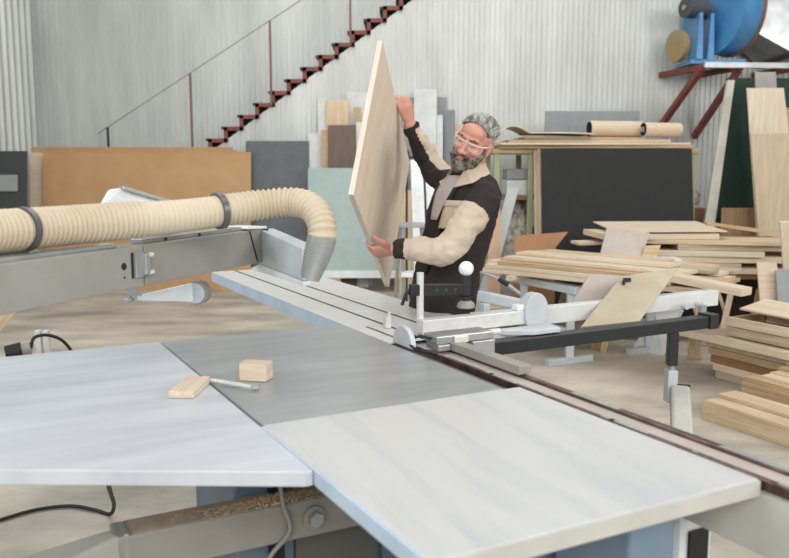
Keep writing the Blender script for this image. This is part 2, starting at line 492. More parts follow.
# half round blade guard shoe by the table edge
ring = [S(2.70 + .075 * math.cos(t), 1.47, TZ + .001 + .075 * math.sin(t)) for t in [PI * k / 16 for k in range(17)]]
MB().prism(ring, VD * .02).build('guard_shoe', pale_grey, saw, bevel=.003)
MB().sbox(3.02, 3.05, 1.57, 1.595, TZ + .002, TZ + .05).build('stop_pin', anod, saw, bevel=.003)
MB().tube([S(3.05, 1.60, TZ + .002), S(3.05, 1.60, TZ + .065)], .007, 10).build('stop_pin', anod, saw, smooth='auto')
# swing support column that carries the crosscut frame
pe = S(2.71, 2.875, .625)
MB().box(pe - ZD * .075, (.045, .06, .15)).build('prop_bracket', pale_grey, saw, bevel=.003)
sa0 = V((pe.x + .035, pe.y - .03, .50)); sa1 = V((.95, 2.62, .40))
sarm = MB().bar(sa0, sa1, .082, .13).build('support_arm', edge_mat, saw, bevel=.014)
MB().bar(sa0 + (sa0 - sa1).normalized() * .0005, sa0 + (sa0 - sa1).normalized() * .004, .084, .132).build('arm_end_cap', black_rubber, sarm, bevel=.01)
MB().bar(sa1, (sa1.x, sa1.y, 0), .1, .1, up=V((1, 0, 0))).build('arm_pivot', pale_grey, saw, bevel=.01)

# sawdust on the swing beam
mb = MB()
for k in range(520):
    v = random.gauss(.80, .11); u = 2.245 + random.gauss(0, .02)
    h = .0015 + .012 * math.exp(-((v - .80) / .08) ** 2) * random.random()
    u = max(2.206, min(2.268, u))
    r = random.uniform(.002, .0055)
    mb.ell(S(u, v, .576 + h * .5), (r, r, max(h * .6, r * .5)), nu=6, nv=4)
mb.build('sawdust', sawdust, label='loose sawdust heaped on the grey swing beam', cat='sawdust', kind='stuff')

# ================================================================== CROSSCUT FRAME on the sliding table
cf = thing('crosscut_frame', 'pale crosscut fence with black support beam reaching right from sliding table', 'crosscut fence', S(2.85, 2.4, .75))
FU = 2.82
MB().sbox(FU, FU + .055, 1.63, 2.165, TZ + .004, TZ + .062).build('fence_profile', anod, cf, bevel=.003)
MB().sbox(FU + .02, FU + .075, 2.19, 3.31, TZ - .012, TZ + .062).build('fence_profile', white_board, cf, bevel=.003, label='longer outer fence profile')
MB().sbox(2.68, 2.74, 1.87, 3.10, .802, .858).build('support_beam', black_metal, cf, bevel=.004)
MB().sbox(2.67, 2.75, 3.07, 3.125, .799, .868).build('beam_end_cap', black_metal, cf, bevel=.004)
# pale cradle plate beneath the fence
MB().prism([S(2.70, 2.08, .862), S(2.70, 2.22, .862), S(2.80, 2.24, .862), S(2.80, 1.9, .862)], (0, 0, .02)).build('cradle_plate', pale_grey, cf, bevel=.003)
MB().sbox(3.0, 3.05, 2.0, 2.6, TZ - .01, TZ + .03).build('rear_rail', white_paint, cf, bevel=.003)
# round flip stop
cc = S(FU - .012, 2.18, TZ + .05)
disc = [cc + VD * ((.062) * math.cos(t)) + ZD * (.085 * math.sin(t)) for t in [2 * PI * k / 24 for k in range(24)]]
MB().prism(disc, UD * .05).build('flip_stop', pale_grey, cf, bevel=.004)
MB().sbox(FU + .005, FU + .05, 2.09, 2.13, TZ + .063, TZ + .086).build('stop_block', white_paint, cf, bevel=.003)
MB().bar(S(FU + .06, 2.16, TZ + .075), S(FU + .24, 2.05, TZ + .10), .035, .045).build('stop_arm', pale_grey, cf, bevel=.004)
# black grip lever
g0 = S(3.0, 1.93, TZ + .14); g1 = S(3.02, 2.06, TZ + .09)
MB().tube([P(499, 279, Y=3.72), P(508, 285, Y=3.70)], .011, 10).build('grip', black_rubber, cf, smooth='auto')
MB().tube([P(480, 272, Y=3.74), P(499, 279, Y=3.72)], .006, 10).build('lever_rod', alum, cf, smooth='auto')
MB().tube([P(508, 285, Y=3.70), P(520, 294, Y=3.70)], .009, 10).build('lever_rod', alum, cf, smooth='auto')
MB().sbox(2.97, 3.0, 2.02, 2.05, TZ + .0, TZ + .075).build('lever_bracket', pale_grey, cf, bevel=.002)
MB().tube([S(2.75, 3.1, .86), S(2.75, 3.1, .90)], .02, 12).build('roller', alum, cf, smooth='auto')
MB().tube([S(2.805, 3.03, .895), S(2.775, 3.03, .895)], .016, 14).build('fixing_knob', pale_grey, cf, smooth='auto')
MB().tube([S(2.805, 3.12, .895), S(2.775, 3.12, .895)], .016, 14).build('fixing_knob', pale_grey, cf, smooth='auto')
# black prop
pp = S(2.71, 2.875, .80)
MB().bar(pp, pp - ZD * .155, .042, .045, up=V((1, 0, 0))).build('prop', black_metal, cf, bevel=.004)
MB().tube([pp - ZD * .155, pp - ZD * .175], .014, 12).build('prop_foot', alum, cf, smooth='auto')

# hold down clamp
hc = thing('hold_down_clamp', 'black hold down clamp on a bright steel rod beside crosscut fence', 'clamp', S(2.80, 1.70, TZ))
rb = P(420, 333, z=TZ + .001)
rx = rb
MB().tube([rx, rx + ZD * .245], .0145, 16).build('rod', anod, hc, smooth='auto')
arm0 = rx + ZD * .175; YA = rx.y
hd = P(466, 289, Y=YA + .12)
arm_a = P(405, 288, Y=YA - .03)
MB().bar(arm0 - (hd - arm0).normalized() * .05, hd, .022, .046).build('arm', black_metal, hc, bevel=.004)
MB().bar(hd + ZD * .075, hd - ZD * .03, .03, .034, up=V((1, 0, 0))).build('arm_head', black_metal, hc, bevel=.006)
e = arm0 - (hd - arm0).normalized() * .05
MB().tube([e, e + V((-.015, 0, -.015)), e + V((-.03, 0, -.06))], .007, 8).build('catch', black_metal, hc, smooth='auto')
for t in (.35, .55, .75):
    q = arm0.lerp(hd, t) - V((0, .012, 0))
    MB().tube([q, q - V((0, .004, 0))], .008, 10).build('arm_hole', dark_slot, hc)
MB().ell(hd + V((.0, 0, .085)), (.031, .031, .031)).build('ball_knob', white_paint, hc, smooth=True)
MB().tube([hd - ZD * .03, hd - ZD * .05], .02, 14).build('pad_stem', black_metal, hc, smooth='auto')
MB().rings([[hd + V((r * math.cos(t), r * math.sin(t), -z)) for t in [2 * PI * k / 18 for k in range(18)]] for r, z in ((.022, .048), (.036, .06), (.038, .075), (.03, .08))]).build('pressure_pad', grey_paint, hc, smooth='auto')

# tilted plywood offcut leaning on the fence
f0 = P(581, 327, Y=3.55); f1 = P(640, 321, Y=3.70); f2 = P(678, 269, Y=4.0); f3 = P(622, 276, Y=3.85)
nn = (f1 - f0).cross(f3 - f0).normalized(); r_ = P(679, 268, Y=1.0) - V((0, 0, CAMZ))
f2 = V((0, 0, CAMZ)) + r_ * ((f0 - V((0, 0, CAMZ))).dot(nn) / r_.dot(nn))
MB().prism([f0, f1, f2, f3], nn * (-.022 if nn.y < 0 else .022)).build('plywood_board', [ply], None, bevel=.002, label='beige plywood panel tilted against the crosscut fence', cat='board')
q = f0.lerp(f3, .93)
clip = MB(); clip.box(q + V((.03, -.02, .0)), (.035, .012, .02)); clip.box(q + V((.015, -.022, -.012)), (.012, .012, .02))
clip.build('edge_clip', black_metal, label='small black clip at upper corner of tilted plywood panel', cat='clip', bevel=.002)

# ================================================================== OVERHEAD EXTRACTION ARM
ZA = 1.15
A0 = P(-60, 340, z=ZA - .02); A0 = V((-1.32, 1.57, 0)); A1 = P(263, 262, z=ZA)
B0 = P(0, 316, z=ZA); dirA = (V((A1.x, A1.y, 0)) - V((B0.x, B0.y, 0))).normalized()
A0 = V((B0.x, B0.y, 0)) - dirA * .75
nA = V((-dirA.y, dirA.x, 0))     # away to the left/back
ea = thing('extraction_arm', 'grey box arm with saw guard and ribbed beige dust hose overhead', 'extraction arm', (A0.x, A0.y, 0))
HA = .138


def armpt(t, h=0, off=0):     # t metres along from B0
    return V((B0.x, B0.y, ZA)) + dirA * t + ZD * h + nA * off


LA = (V((A1.x, A1.y, 0)) - V((B0.x, B0.y, 0))).length
tj = (armpt(0) - V((P(142, 280, Y=2.7).x, 0, 0))).length * 0
# parameter where the seam sits on the photo
tseam = .60
MB().bar(armpt(-.85, HA / 2, .05), armpt(tseam - .003, HA / 2, .05), .10, HA).build('arm_box', grey_paint, ea, bevel=.004)
MB().bar(armpt(tseam + .003, HA / 2, .05), armpt(LA, HA / 2, .05), .10, HA).build('arm_box', grey_paint, ea, bevel=.004)
MB().bar(armpt(-.75, -.001, .05), armpt(-.75, -ZA, .05), .14, .14, up=V((1, 0, 0))).build('column', grey_paint, ea, bevel=.006)
MB().bar(armpt(LA - .10, HA - .004, -.0015), armpt(LA - .045, .01, -.0015), .006, .003, up=nA).build('seam_line', black_metal, ea)
MB().bar(armpt(LA + .004, HA / 2, .03), armpt(LA + .016, HA / 2, .03), .10, HA).build('end_gasket', black_metal, ea)
q = armpt(tseam - .10, HA * .56, 0)
MB().tube([q + nA * .002, q - nA * .0015], .012, 20).build('hole', black_rubber, ea)
MB().tube([armpt(tseam - .10, HA * .30, .002), armpt(tseam - .10, HA * .30, -.0015)], .004, 10).build('hole', black_rubber, ea)
MB().bar(armpt(tseam - .055, HA * .55, -.006), armpt(tseam - .012, HA * .55, -.006), .012, .082).build('hinge_plate', alum, ea, bevel=.002)
hbk = MB().bar(armpt(tseam - .02, HA * .55, -.012), armpt(tseam + .004, HA * .55, -.012), .024, .07).build('hinge_block', alum, ea, bevel=.004)
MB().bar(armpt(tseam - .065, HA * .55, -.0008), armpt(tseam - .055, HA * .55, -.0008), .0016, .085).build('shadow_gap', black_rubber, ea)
for h in (.34, .76):
    MB().tube([armpt(tseam, HA * h, -.018), armpt(tseam + .022, HA * h, -.018)], .008, 10).build('hinge_pin', anod, hbk, smooth='auto')
# top rail carrying the hose
MB().bar(armpt(tseam + .03, HA + .008, .05), armpt(LA - .1, HA + .008, .05), .05, .015).build('cable_tray', alum, ea, bevel=.002)
MB().bar(armpt(-.3, HA + .006, .05), armpt(tseam - .1, HA + .006, .05), .05, .012).build('cable_tray', alum, ea, bevel=.002)
MB().bar(armpt(LA - .12, HA + .012, .05), armpt(LA + .03, HA + .004, .05), .11, .012).build('cap_plate', white_paint, ea, bevel=.003)
for t in (.75, .95):
    MB().tube([armpt(t, HA + .008, .026), armpt(t, HA + .008, .02)], .005, 8).build('screw', black_metal, ea)
# guard hood, parallel to the blade
G0 = armpt(LA + .018, 0, .03)
gdir = (V((P(303, 281, z=ZA - .03).x, P(303, 281, z=ZA - .03).y, 0)) - V((G0.x, G0.y, 0)))
gl = gdir.length; gdir.normalize(); gn = V((-gdir.y, gdir.x, 0))
if gn.x < 0: gn = -gn
gpts = [G0 + ZD * (HA - .002), G0 + gdir * gl * .98 + ZD * (HA - .045), G0 + gdir * gl - ZD * .03, G0 - ZD * .01]
MB().prism(gpts, gn * .07).build('guard_hood', pale_grey, ea, bevel=.004)
MB().prism([G0 - ZD * .012, G0 + gdir * gl - ZD * .032, G0 + gdir * gl - ZD * .05, G0 - gdir * .12 - ZD * .045], gn * .03).build('hood_skirt', white_paint, ea, bevel=.004)
# hose and its outlet
HY = 2.93
out = [(P(310, 279, Y=HY), .032), (P(315, 263, Y=HY), .043), (P(320, 246, Y=HY), .050), (P(322, 237, Y=HY), .050)]
bx = MB()
rg = []
for (c, r), fl in zip(out, (.9, .95, 1, 1)):
    rg.append([c + V((r * math.cos(t), r * math.sin(t) * fl, -.01 * math.cos(t))) for t in [2 * PI * k / 20 for k in range(20)]])
bx.rings(rg); bx.build('outlet_spigot', alum, ea, smooth='auto')
hp = [P(-130, 236, Y=2.0), P(-60, 234, Y=2.15), P(0, 231, Y=2.33), P(60, 226, Y=2.52), P(120, 221, Y=2.68), P(180, 216, Y=2.82), P(225, 210, Y=2.93), P(262, 204.5, Y=3.0), P(290, 202, Y=3.01), P(309, 206, Y=2.98), P(319, 217, Y=2.95), P(322.5, 230, Y=2.93), P(322, 240, Y=2.93)]
path = smoothpath(hp, 60)
# resample evenly and rib it
acc = [0]
for i in range(1, len(path)): acc.append(acc[-1] + (path[i] - path[i - 1]).length)
step = .0034; N = int(acc[-1] / step); rs = []; j = 0
for i in range(N):
    s = i * step
    while acc[j + 1] < s: j += 1
    rs.append(path[j].lerp(path[j + 1], (s - acc[j]) / max(1e-9, acc[j + 1] - acc[j])))
per = .0185
xc = [P(x, 215, Y=Y).x for x, Y in ((140, 2.72), (222, 2.92))]
rad = []
for i, p in enumerate(rs):
    amp = .0042
    if xc[0] < p.x < xc[1] and p.z > 1.3: amp = .001
    rad.append(.0575 - .009 * max(0, min(1, (i / N - .5) / .4)) + amp * math.cos(2 * PI * i * step / per))
hs = MB().tube(rs, rad, 22).build('hose', hose_mat, ea, smooth=True)
for px in (24, 219):
    k = min(range(N), key=lambda i: abs((394.5 + FPX * rs[i].x / (rs[i].y * CP - (rs[i].z - CAMZ) * SP)) - px) if i < N * .75 else 1e9)
    MB().tube(rs[k - 3:k + 4], .0645, 24).build('hose_clip', hose_band, hs, smooth='auto')
# white cover behind the hose, with its bar
YW = 2.9
wp = [P(99, 206, Y=YW), P(108, 190, Y=YW), P(122, 188, Y=YW), P(170, 203, Y=YW + .1), P(172, 232, Y=YW + .1), P(99, 240, Y=YW)]
MB().prism(wp, (-.02, .09, 0)).build('cover', white_paint, ea, bevel=.006)
MB().bar(P(121, 187.5, Y=YW), P(170, 202, Y=YW + .1), .05, .012).build('cover_bar', alum, ea, bevel=.002)
# lever with round end below the arm
La = P(137, 298, Y=3.05); Lb = P(195, 293, Y=3.2)
MB().prism([La + ZD * .008, Lb + ZD * .040, Lb - ZD * .036, La - ZD * .010], (0, .03, 0)).build('lever', white_paint, ea, bevel=.004)
lrl = MB().tube([Lb + V((0, -.008, 0)), Lb + V((0.01, .04, 0))], .04, 24).build('lever_roller', pale_grey, ea, smooth='auto')
MB().tube([Lb + V((.006, .0, 0)), Lb + V((0.014, .036, 0))], .046, 24).build('roller_tyre', grey_paint, lrl, smooth='auto')
MB().bar(La + V((.0, .015, .0)), La + V((-.06, -.0, .10)), .02, .03).build('lever_bracket', alum, ea)
MB().ell(La + V((-.03, 0, -.005)), (.018, .018, .012)).build('lever_knob', alum, ea, smooth=True)

# ================================================================== SMALL THINGS ON THE SAW
b0 = P(254, 372, z=TZ + .001)
mb = MB(); R = Matrix.Rotation(math.radians(-8), 3, 'Z')
mb.box((0, 0, .0275), (.088, .062, .055))
o = mb.build('wood_block', [w_pine], label='small beech block standing on the steel table', cat='wood block', bevel=.002)
o.location = P(255, 381, z=TZ + .001) + V((0, .025, 0)); o.rotation_euler = (0, 0, math.radians(-12))
o.data.materials[0] = w_pale
o2 = plank('wood_offcut', 'flat pale offcut lying on the side extension table', 'wood offcut', w_pale, P(199, 379, z=TZ + .012), P(181, 395, z=TZ + .012), .075, .02)
lv = thing('hand_lever', 'bright steel lever lying on steel table before the wood block', 'lever', P(235, 383, z=TZ))
MB().tube([P(211, 380, z=TZ + .012), P(252, 387, z=TZ + .012)], .0065, 10).build('rod', anod, lv, smooth='auto')
MB().tube([P(200, 378, z=TZ + .012), P(211, 380, z=TZ + .012)], .008, 10).build('tip', black_rubber, lv, smooth='auto')
MB().tube([P(252, 387, z=TZ + .012), P(259, 387, z=TZ + .012)], .010, 10).build('collar', alum, lv, smooth='auto')

# motor with cable and two short profiles fixed to the left table's far edge
mq = S(3.26, -.02, TZ)
mo = MB().tube([P(6, 354, Y=2.98), P(22, 350, Y=3.0)], .030, 14).build('edge_motor', black_rubber, saw, smooth='auto')
MB().tube([P(22, 350, Y=3.0), P(31, 348, Y=3.01)], .024, 14).build('motor_end', grey_paint, mo, smooth='auto')
MB().tube(smoothpath([P(31, 348, Y=3.01), P(34, 338, Y=3.03), P(46, 335, Y=3.05), P(60, 339, Y=3.08), P(70, 349, Y=3.1), P(76, 362, Y=3.1)], 8), .006, 8).build('cable', black_rubber, mo, smooth=True)
MB().bar(S(3.18, .08, .835), S(3.36, .0, .835), .12, .018).build('motor_bracket', black_metal, saw)
for x in (38, 46):
    t_ = P(x, 330, Y=3.14); MB().bar(t_, V((t_.x + .005, 3.14, .80)), .022, .022, up=V((1, 0, 0))).build('upright_profile', anod, saw, bevel=.003)
sl = P(7, 312, Y=3.6)
plank('wood_batten', 'pale upright batten at the far left behind the table', 'batten', w_pine, V((sl.x - .75, 3.4, 0)), V((sl.x - .03, 3.7, sl.z)), .03, .06)
plank('wood_batten', 'orange edged batten at the extreme left behind the table', 'batten', w_tan, V((sl.x - .85, 3.3, 0)), V((sl.x - .09, 3.62, sl.z - .01)), .03, .05)

# black cable on the floor, lower left
cb = smoothpath([P(-30, 530, z=.012), P(0, 520, z=.012), P(35, 510, z=.012), P(70, 506, z=.012), P(95, 510, z=.012), P(110, 514, z=.014), P(114, 505, z=.10), P(111, 494, z=.25), P(108, 482, z=.5), S(2.36, .34, .80)], 10)
MB().tube(cb, .0085, 8).build('power_cable', black_rubber, smooth=True, label='black power cable looping on the floor at lower left', cat='cable')

# ================================================================== BACKGROUND, LEFT HALF
pn = sheet('charcoal_board', 'charcoal panel with grey sheet at the far left wall', 'panel', char_grey, -12, 27, 151, 9.9, .25)
o = MB().box((0, 0, 0), (.40, .004, .19)).build('paper_sheet', paper_sheet, label='grey paper rectangle on the charcoal panel', cat='paper')
o.location = P(4, 191, Y=9.9) + V((0, -.088, 0)); o.rotation_euler = (math.radians(-8), 0, 0)
sheet('board_sheet', 'large plain brown board leaning against back wall, foremost of three', 'board', mdf, 43, 251, 152, 10.60, .25)
sheet('board_sheet', 'pale pinkish board whose left strip shows behind the brown board', 'board', w_pink, 30, 200, 152.5, 10.66, .25)
sheet('board_sheet', 'brown board at the back whose top edge shows above the others', 'board', mdf, 31, 233, 147, 10.72, .25)
sheet('grey_board', 'slate grey panel leaning right of the large brown board', 'panel', slate, 246, 309, 141, 10.75, .25)
MB().bar(P(318, 274, Y=10.25), P(452, 274, Y=10.25), .09, .09).build('white_beam', white_paint, label='white beam under the pale teal panel by the wall', cat='beam', bevel=.004)
for x in (335, 400):
    q = P(x, 274, Y=10.25); MB().box((q.x, 10.25, (q.z - .045) / 2), (.14, .12, q.z - .0455)).build('wood_block', w_tan, label='wooden block under the white beam, %s one' % ('left' if x == 335 else 'right'), cat='wood block')
zb = P(318, 274, Y=10.25).z + .046
sheet('teal_board', 'pale teal panel standing behind the diagonal board', 'panel', teal, 308, 398, 168, 10.42, .18, zb=zb)
sheet('tall_board', 'pale grey low board behind the teal panel', 'board', white_board, 308, 323, 133, 10.78, .12)
sheet('tall_board', 'narrow white board beside the pale topped board', 'board', white_board, 318, 328, 98, 10.84, .10)
sheet('tall_board', 'tall pale wood board above the dark walnut board', 'board', v_pine, 326, 349, 100, 10.80, .10)
sheet('tall_board', 'narrow pine board left of dark walnut board', 'board', v_tan, 321, 329, 130, 10.70, .10)
sheet('tall_board', 'dark walnut board leaning below the pale wood top', 'board', walnut, 328, 355, 125, 10.66, .12)
sheet('tall_board', 'white board left of the diagonal board', 'board', white_board, 347, 372, 92, 10.86, .08)
sheet('tall_board', 'white board with its top edge just below the small tan slat', 'board', white_board, 356, 368, 122, 10.70, .06)
sheet('wood_offcut', 'small tan slat above the white board left of diagonal board', 'wood offcut', v_tan, 353.5, 361, 107, 10.74, .06)
sheet('tall_board', 'tall white board just right of the raised hand', 'board', white_board, 414, 437, 89, 10.72, .15)
sheet('tall_board', 'grey board behind the raised hand', 'board', grey_board, 402, 420, 97, 10.82, .12)
sheet('tall_board', 'grey narrow board right of tall white board', 'board', grey_board, 432, 447, 97, 10.84, .12)
sheet('tall_board', 'short grey board left of the man\'s head', 'board', bluegrey_board, 444, 455, 110, 10.78, .12)
sheet('tall_board', 'thin white slat left of the man\'s head', 'board', white_board, 437, 443, 115, 10.68, .12)
sheet('tall_board', 'cream board behind the man\'s head', 'board', v_pale, 452, 466, 124, 10.86, .1)
o = sheet('door_leaf', 'white door leaf leaning under the raised arm', 'door leaf', white_paint, 406, 432, 160, 9.7, .5, dx=.10)
sheet('tall_board', 'beige board standing low behind the stool', 'board', v_pine, 399, 440, 190, 10.2, .25)
tb = thing('tube_frame', 'thin dark bent tube frame under the raised arm', 'tube frame', P(416, 160, Y=9.0))
q0, q1, q2 = P(400, 158, Y=9.0), P(418, 158, Y=9.0), P(424, 168, Y=9.0)
q0 = V((P(407, 157, Y=9).x, 9.0, q1.z))
MB().tube(smoothpath([V((q0.x, 9.0, .0)), V((q0.x, 9.0, q0.z - .05)), q0 + V((.03, 0, 0)), q1, q2 + V((0, 0, -.05)), V((q2.x + .06, 9.0, 0))], 8), 0.012, 10).build('tube', black_metal, tb, smooth=True)
# step stool
ss = thing('step_stool', 'slim metal step stool standing behind the lowered hand', 'stool', P(403, 310, Y=6.3))
SY = 6.3


def sp(x, y, d=0): return P(x, y, Y=SY + d)


for xa_, xb_, d in ((403, 403.5, 0), (424, 428, 0), (401, 390, .35), (421, 432, .35)):
    t_ = sp(xa_, 226, d * .3); MB().tube([t_, V((P(xb_, 300, Y=SY + d).x, SY + d, 0))], .013, 10).build('leg', alum, ss, smooth='auto')
MB().bar(sp(400, 225, .05), sp(427, 225, .05), .18, .03).build('seat', alum, ss, bevel=.004)
MB().bar(sp(401, 274, .0), sp(428, 274, .0), .14, .035).build('tread', white_paint, ss, bevel=.004)

# ================================================================== BACKGROUND, RIGHT HALF
RY = 9.0
rk = thing('storage_rack', 'pale green steel rack behind the black panel holding boards on top', 'rack', V((2.6, 9.2, 0)))
xl, xr = P(497, 150, Y=RY).x, P(694, 150, Y=RY).x
zt = P(600, 154, Y=RY).z
for x in (xl, P(531, 150, Y=RY).x, xr):
    for y in (RY, RY + .9):
        MB().bar((x, y, 0), (x, y, zt), .06, .06, up=V((1, 0, 0))).build('post', rack_paint, rk, bevel=.004)
MB().box(((xl + xr) / 2, RY + .45, zt + .03), (xr - xl + .1, 1.0, .05)).build('shelf', w_tan, rk, bevel=.004)
z2 = P(520, 196, Y=RY).z
MB().box(((xl + xr) / 2, RY + .45, z2 - .02), (xr - xl + .02, .95, .04)).build('shelf', w_brown, rk, bevel=.004)
# on top of the rack
zs = zt + .056
cnt = 0
lab = ['lowest pale sheet on the rack top, edge toward the viewer', 'thin tan sheet above the lowest one on rack top', 'cream sheet in the middle of the stack on rack top', 'short tan sheet under the curled one on rack top']
for (x0, x1, y0, dy, t, m) in ((500, 690, RY - .15, .9, .03, w_tan), (497, 684, RY - .2, .8, .024, w_pale), (508, 668, RY - .1, .8, .03, w_pine), (522, 640, RY - .05, .7, .022, w_tan)):
    xa_, xb_ = P(x0, 145, Y=RY).x, P(x1, 145, Y=RY).x
    o = MB().box(((xa_ + xb_) / 2, y0 + dy / 2, zs + t / 2), (xb_ - xa_, dy, t)).build('board_sheet', m, label=lab[cnt], cat='board', group='sheets on the rack top', bevel=.003)
    o.rotation_euler = (0, 0, math.radians((-2, 1.5, -1, 2)[cnt])); zs += t + .004; cnt += 1
# curled sheet
cs = []
xa_, xb_ = P(496, 140, Y=RY).x, P(590, 140, Y=RY).x
n = 24; top = []; bot = []
for i in range(n + 1):
    t = i / n; x = xa_ + (xb_ - xa_) * t; z = zs + .02 + .09 * max(0, math.sin(PI * min(1, t / .33))) * (1 - t) + .05 * (1 - t) * t
    top.append(V((x, RY - .2, z + .012))); bot.append(V((x, RY - .2, z)))
MB().prism(top + bot[::-1], (0, .7, 0)).build('curled_sheet', w_pale, label='thin curled veneer sheet on the rack top behind the man\'s head', cat='veneer', smooth='auto')


def roll(x0, x1, yc, r, Yr, m, label):
    a_ = P(x0, yc, Y=Yr); b_ = P(x1, yc + 3, Y=Yr + .1)
    mb = MB(); n = 28
    a_.z = b_.z = zrt + r + .002
    d = (b_ - a_).normalized(); yv = V((0, 1, 0)) - d * d.y; yv.normalize(); zv = d.cross(yv)
    ring_o = lambda c, rr: [c + yv * (rr * math.cos(2 * PI * k / n)) + zv * (rr * math.sin(2 * PI * k / n)) for k in range(n)]
    mb.rings([ring_o(b_, r * .93), ring_o(b_, r), ring_o(a_, r), ring_o(a_, r * .93)], cap=False)
    mb.rings([ring_o(a_, r * .93), ring_o(b_, r * .93)], mi=1, cap=False)
    return mb.build('paper_roll', [m, navy], label=label, cat='roll', smooth='auto')


zrt = zs
ra = .088
y_ = lambda z, Yq: 165 - (z - CAMZ) / Yq * FPX
roll(589, 641, 130, .085, RY + .05, w_pink, 'larger cream roll with dark blue lining on the rack top')
roll(643, 679, 133, .075, RY + .0, w_pink, 'smaller cream roll at the right end of the rack top')
sheet('grey_board', 'blue grey panel standing behind the rolls on rack top', 'panel', bluegrey_board, 545, 640, 111, RY + .86, .04, zb=zt + .058)
# black panels in front of the rack
sheet('graphite_board', 'large graphite black panel leaning on the rack, front one', 'panel', graphite, 541, 692, 149, RY - .22, .35)
sheet('graphite_board', 'wood edged sheet showing left of the graphite panel', 'panel', v_tan, 537, 640, 149, RY - .16, .35)
sheet('graphite_board', 'second wood edged sheet behind the graphite panel', 'panel', w_pink, 534, 640, 150, RY - .10, .33)
# boxes on the rack
q = P(521, 190, Y=RY)
MB().box((q.x, RY + .3, z2 + .085), (.28, .4, .165)).build('storage_box', white_board, label='grey white box on the rack shelf beside the man', cat='box', bevel=.006)
MB().box((q.x - .02, RY + .3, z2 + .23), (.24, .36, .11)).build('storage_box', grey_board, label='smaller grey box on top of white box in rack', cat='box', bevel=.006)
lean('leaning_board', 'pale grey board leaning at the left end of rack', 'board', mat('light_grey_board', (196, 198, 198), .5), ((508, 188), (519, 188)), 8.75, ((473, 314, None), (486, 314, None)), .02)


def lump(name, c, r, m, label, cat, seed, group=None):
    mb = MB().ell(c, r, nu=24, nv=14)
    for i, v in enumerate(mb.v):
        d = (v - V(c)); n_ = noise.noise(V(v) * 9 + V((seed, 0, 0))); v += d * (n_ * .45)
        if v.z < c[2] - r[2] * .8: v.z = c[2] - r[2] * .8
    return mb.build(name, m, smooth=True, label=label, cat=cat, group=group)


lump('rubbish_bag', (P(525, 220, Y=8.9).x, 9.35, .72), (.17, .2, .42), rubbish, 'crumpled whitish plastic bag inside the rack', 'bag', 1)
lump('rubbish_bag', (P(541, 225, Y=9.0).x, 9.4, .6), (.13, .15, .3), rubbish, 'smaller crumpled bag beside the rack post', 'bag', 4)
MB().prism([V((P(513, 246, Y=7.9).x, 7.9, 0)), V((P(556, 246, Y=7.9).x, 7.9, 0)), P(556, 247, Y=7.9), P(568, 232, Y=7.9), P(515, 236, Y=7.9)], (0, .02, 0)).build('wood_offcut', mat('orange_wood', (186, 138, 100), .6), label='orange brown offcut propped behind long planks near the rack', cat='wood offcut')
sheet('wood_offcut', 'reddish board standing behind the man by rack', 'board', mat('salmon_board', (206, 168, 138), .6), 488, 500, 200, 8.4, .2)

# shelf bracket and fan
BZ = P(661, 75, Y=YP - .05).z
br = thing('wall_bracket', 'red oxide steel wall bracket platform carrying the blue fan', 'bracket', P(690, 80, Y=11))


def bracket(xw, xf, Yf, yd):
    a_ = V((P(xw, 75, Y=YP - .03).x, YP - .03, BZ)); b_ = P(xf, 66, Y=Yf); b_.z = BZ
    MB().bar(a_, b_, .07, .07).build('bracket_arm', red_oxide, br, bevel=.004)
    c_ = V((a_.x, YP - .03, P(661, yd, Y=YP - .03).z))
    MB().bar(c_, b_ + (a_ - b_) * .05 - ZD * .03, .07, .07).build('bracket_brace', red_oxide, br, bevel=.004)
    return a_, b_


a1, b1 = bracket(661, 703, 10.1, 129)
a2, b2 = bracket(697, 741, 10.1, 137)
a3 = a2 + (a2 - a1) * 1.6; b3 = b2 + (b2 - b1) * 1.6
MB().bar(a3, b3, .07, .07).build('bracket_arm', red_oxide, br, bevel=.004)
MB().bar(a3 - ZD * .75, b3, .07, .07).build('bracket_brace', red_oxide, br, bevel=.004)
MB().bar(b1 + ZD * .0 - (b2 - b1) * .02 + V((0, -.05, .02)), b3 + V((.3, -.05, .01)), .06, .065).build('front_channel', alum, br, bevel=.004)
FY = 10.45
fb = P(712, 58, Y=FY)
bl_f = thing('blower_fan', 'blue industrial blower fan mounted high on the wall bracket', 'fan', (fb.x, FY, BZ + .05))
bz = BZ + .04
x0f, x1f = P(683, 60, Y=FY).x, P(737, 60, Y=FY).x
MB().box(((x0f + x1f) / 2, FY, bz + .035), (x1f - x0f, .55, .05)).build('base_plate', blue_fan, bl_f, bevel=.004)
cF = P(718, 10, Y=FY)
rF = min(.52, cF.z - bz - .07)
axis = V((1, .35, 0)).normalized(); ay = V((-axis.y, axis.x, 0))
ringF = lambda c, r, n=40: [c + ay * (r * math.cos(2 * PI * k / n)) + ZD * (r * math.sin(2 * PI * k / n)) for k in range(n)]
c_a = cF - axis * .05; c_b = cF + axis * .21
MB().rings([ringF(c_a, rF), ringF(c_b, rF)]).build('scroll_housing', blue_fan, bl_f, smooth='auto')
MB().rings([ringF(c_a - axis * .03, rF * 1.03), ringF(c_a, rF * 1.03)]).build('housing_flange', blue_fan, bl_f, smooth='auto')
MB().rings([ringF(c_b, rF * 1.05), ringF(c_b + axis * .03, rF * 1.05)]).build('outlet_flange', w_brown, bl_f, smooth='auto')
for dxx in (-.16, -.32):
    q = cF + axis * dxx
    MB().prism([V((q.x - .04, q.y - .2, bz + .06)), V((q.x + .04, q.y - .2, bz + .06)), V((q.x + .02, q.y - .2, cF.z - .08)), V((q.x - .02, q.y - .2, cF.z - .08))], (0, .3, 0)).build('pedestal', blue_fan, bl_f, bevel=.004)
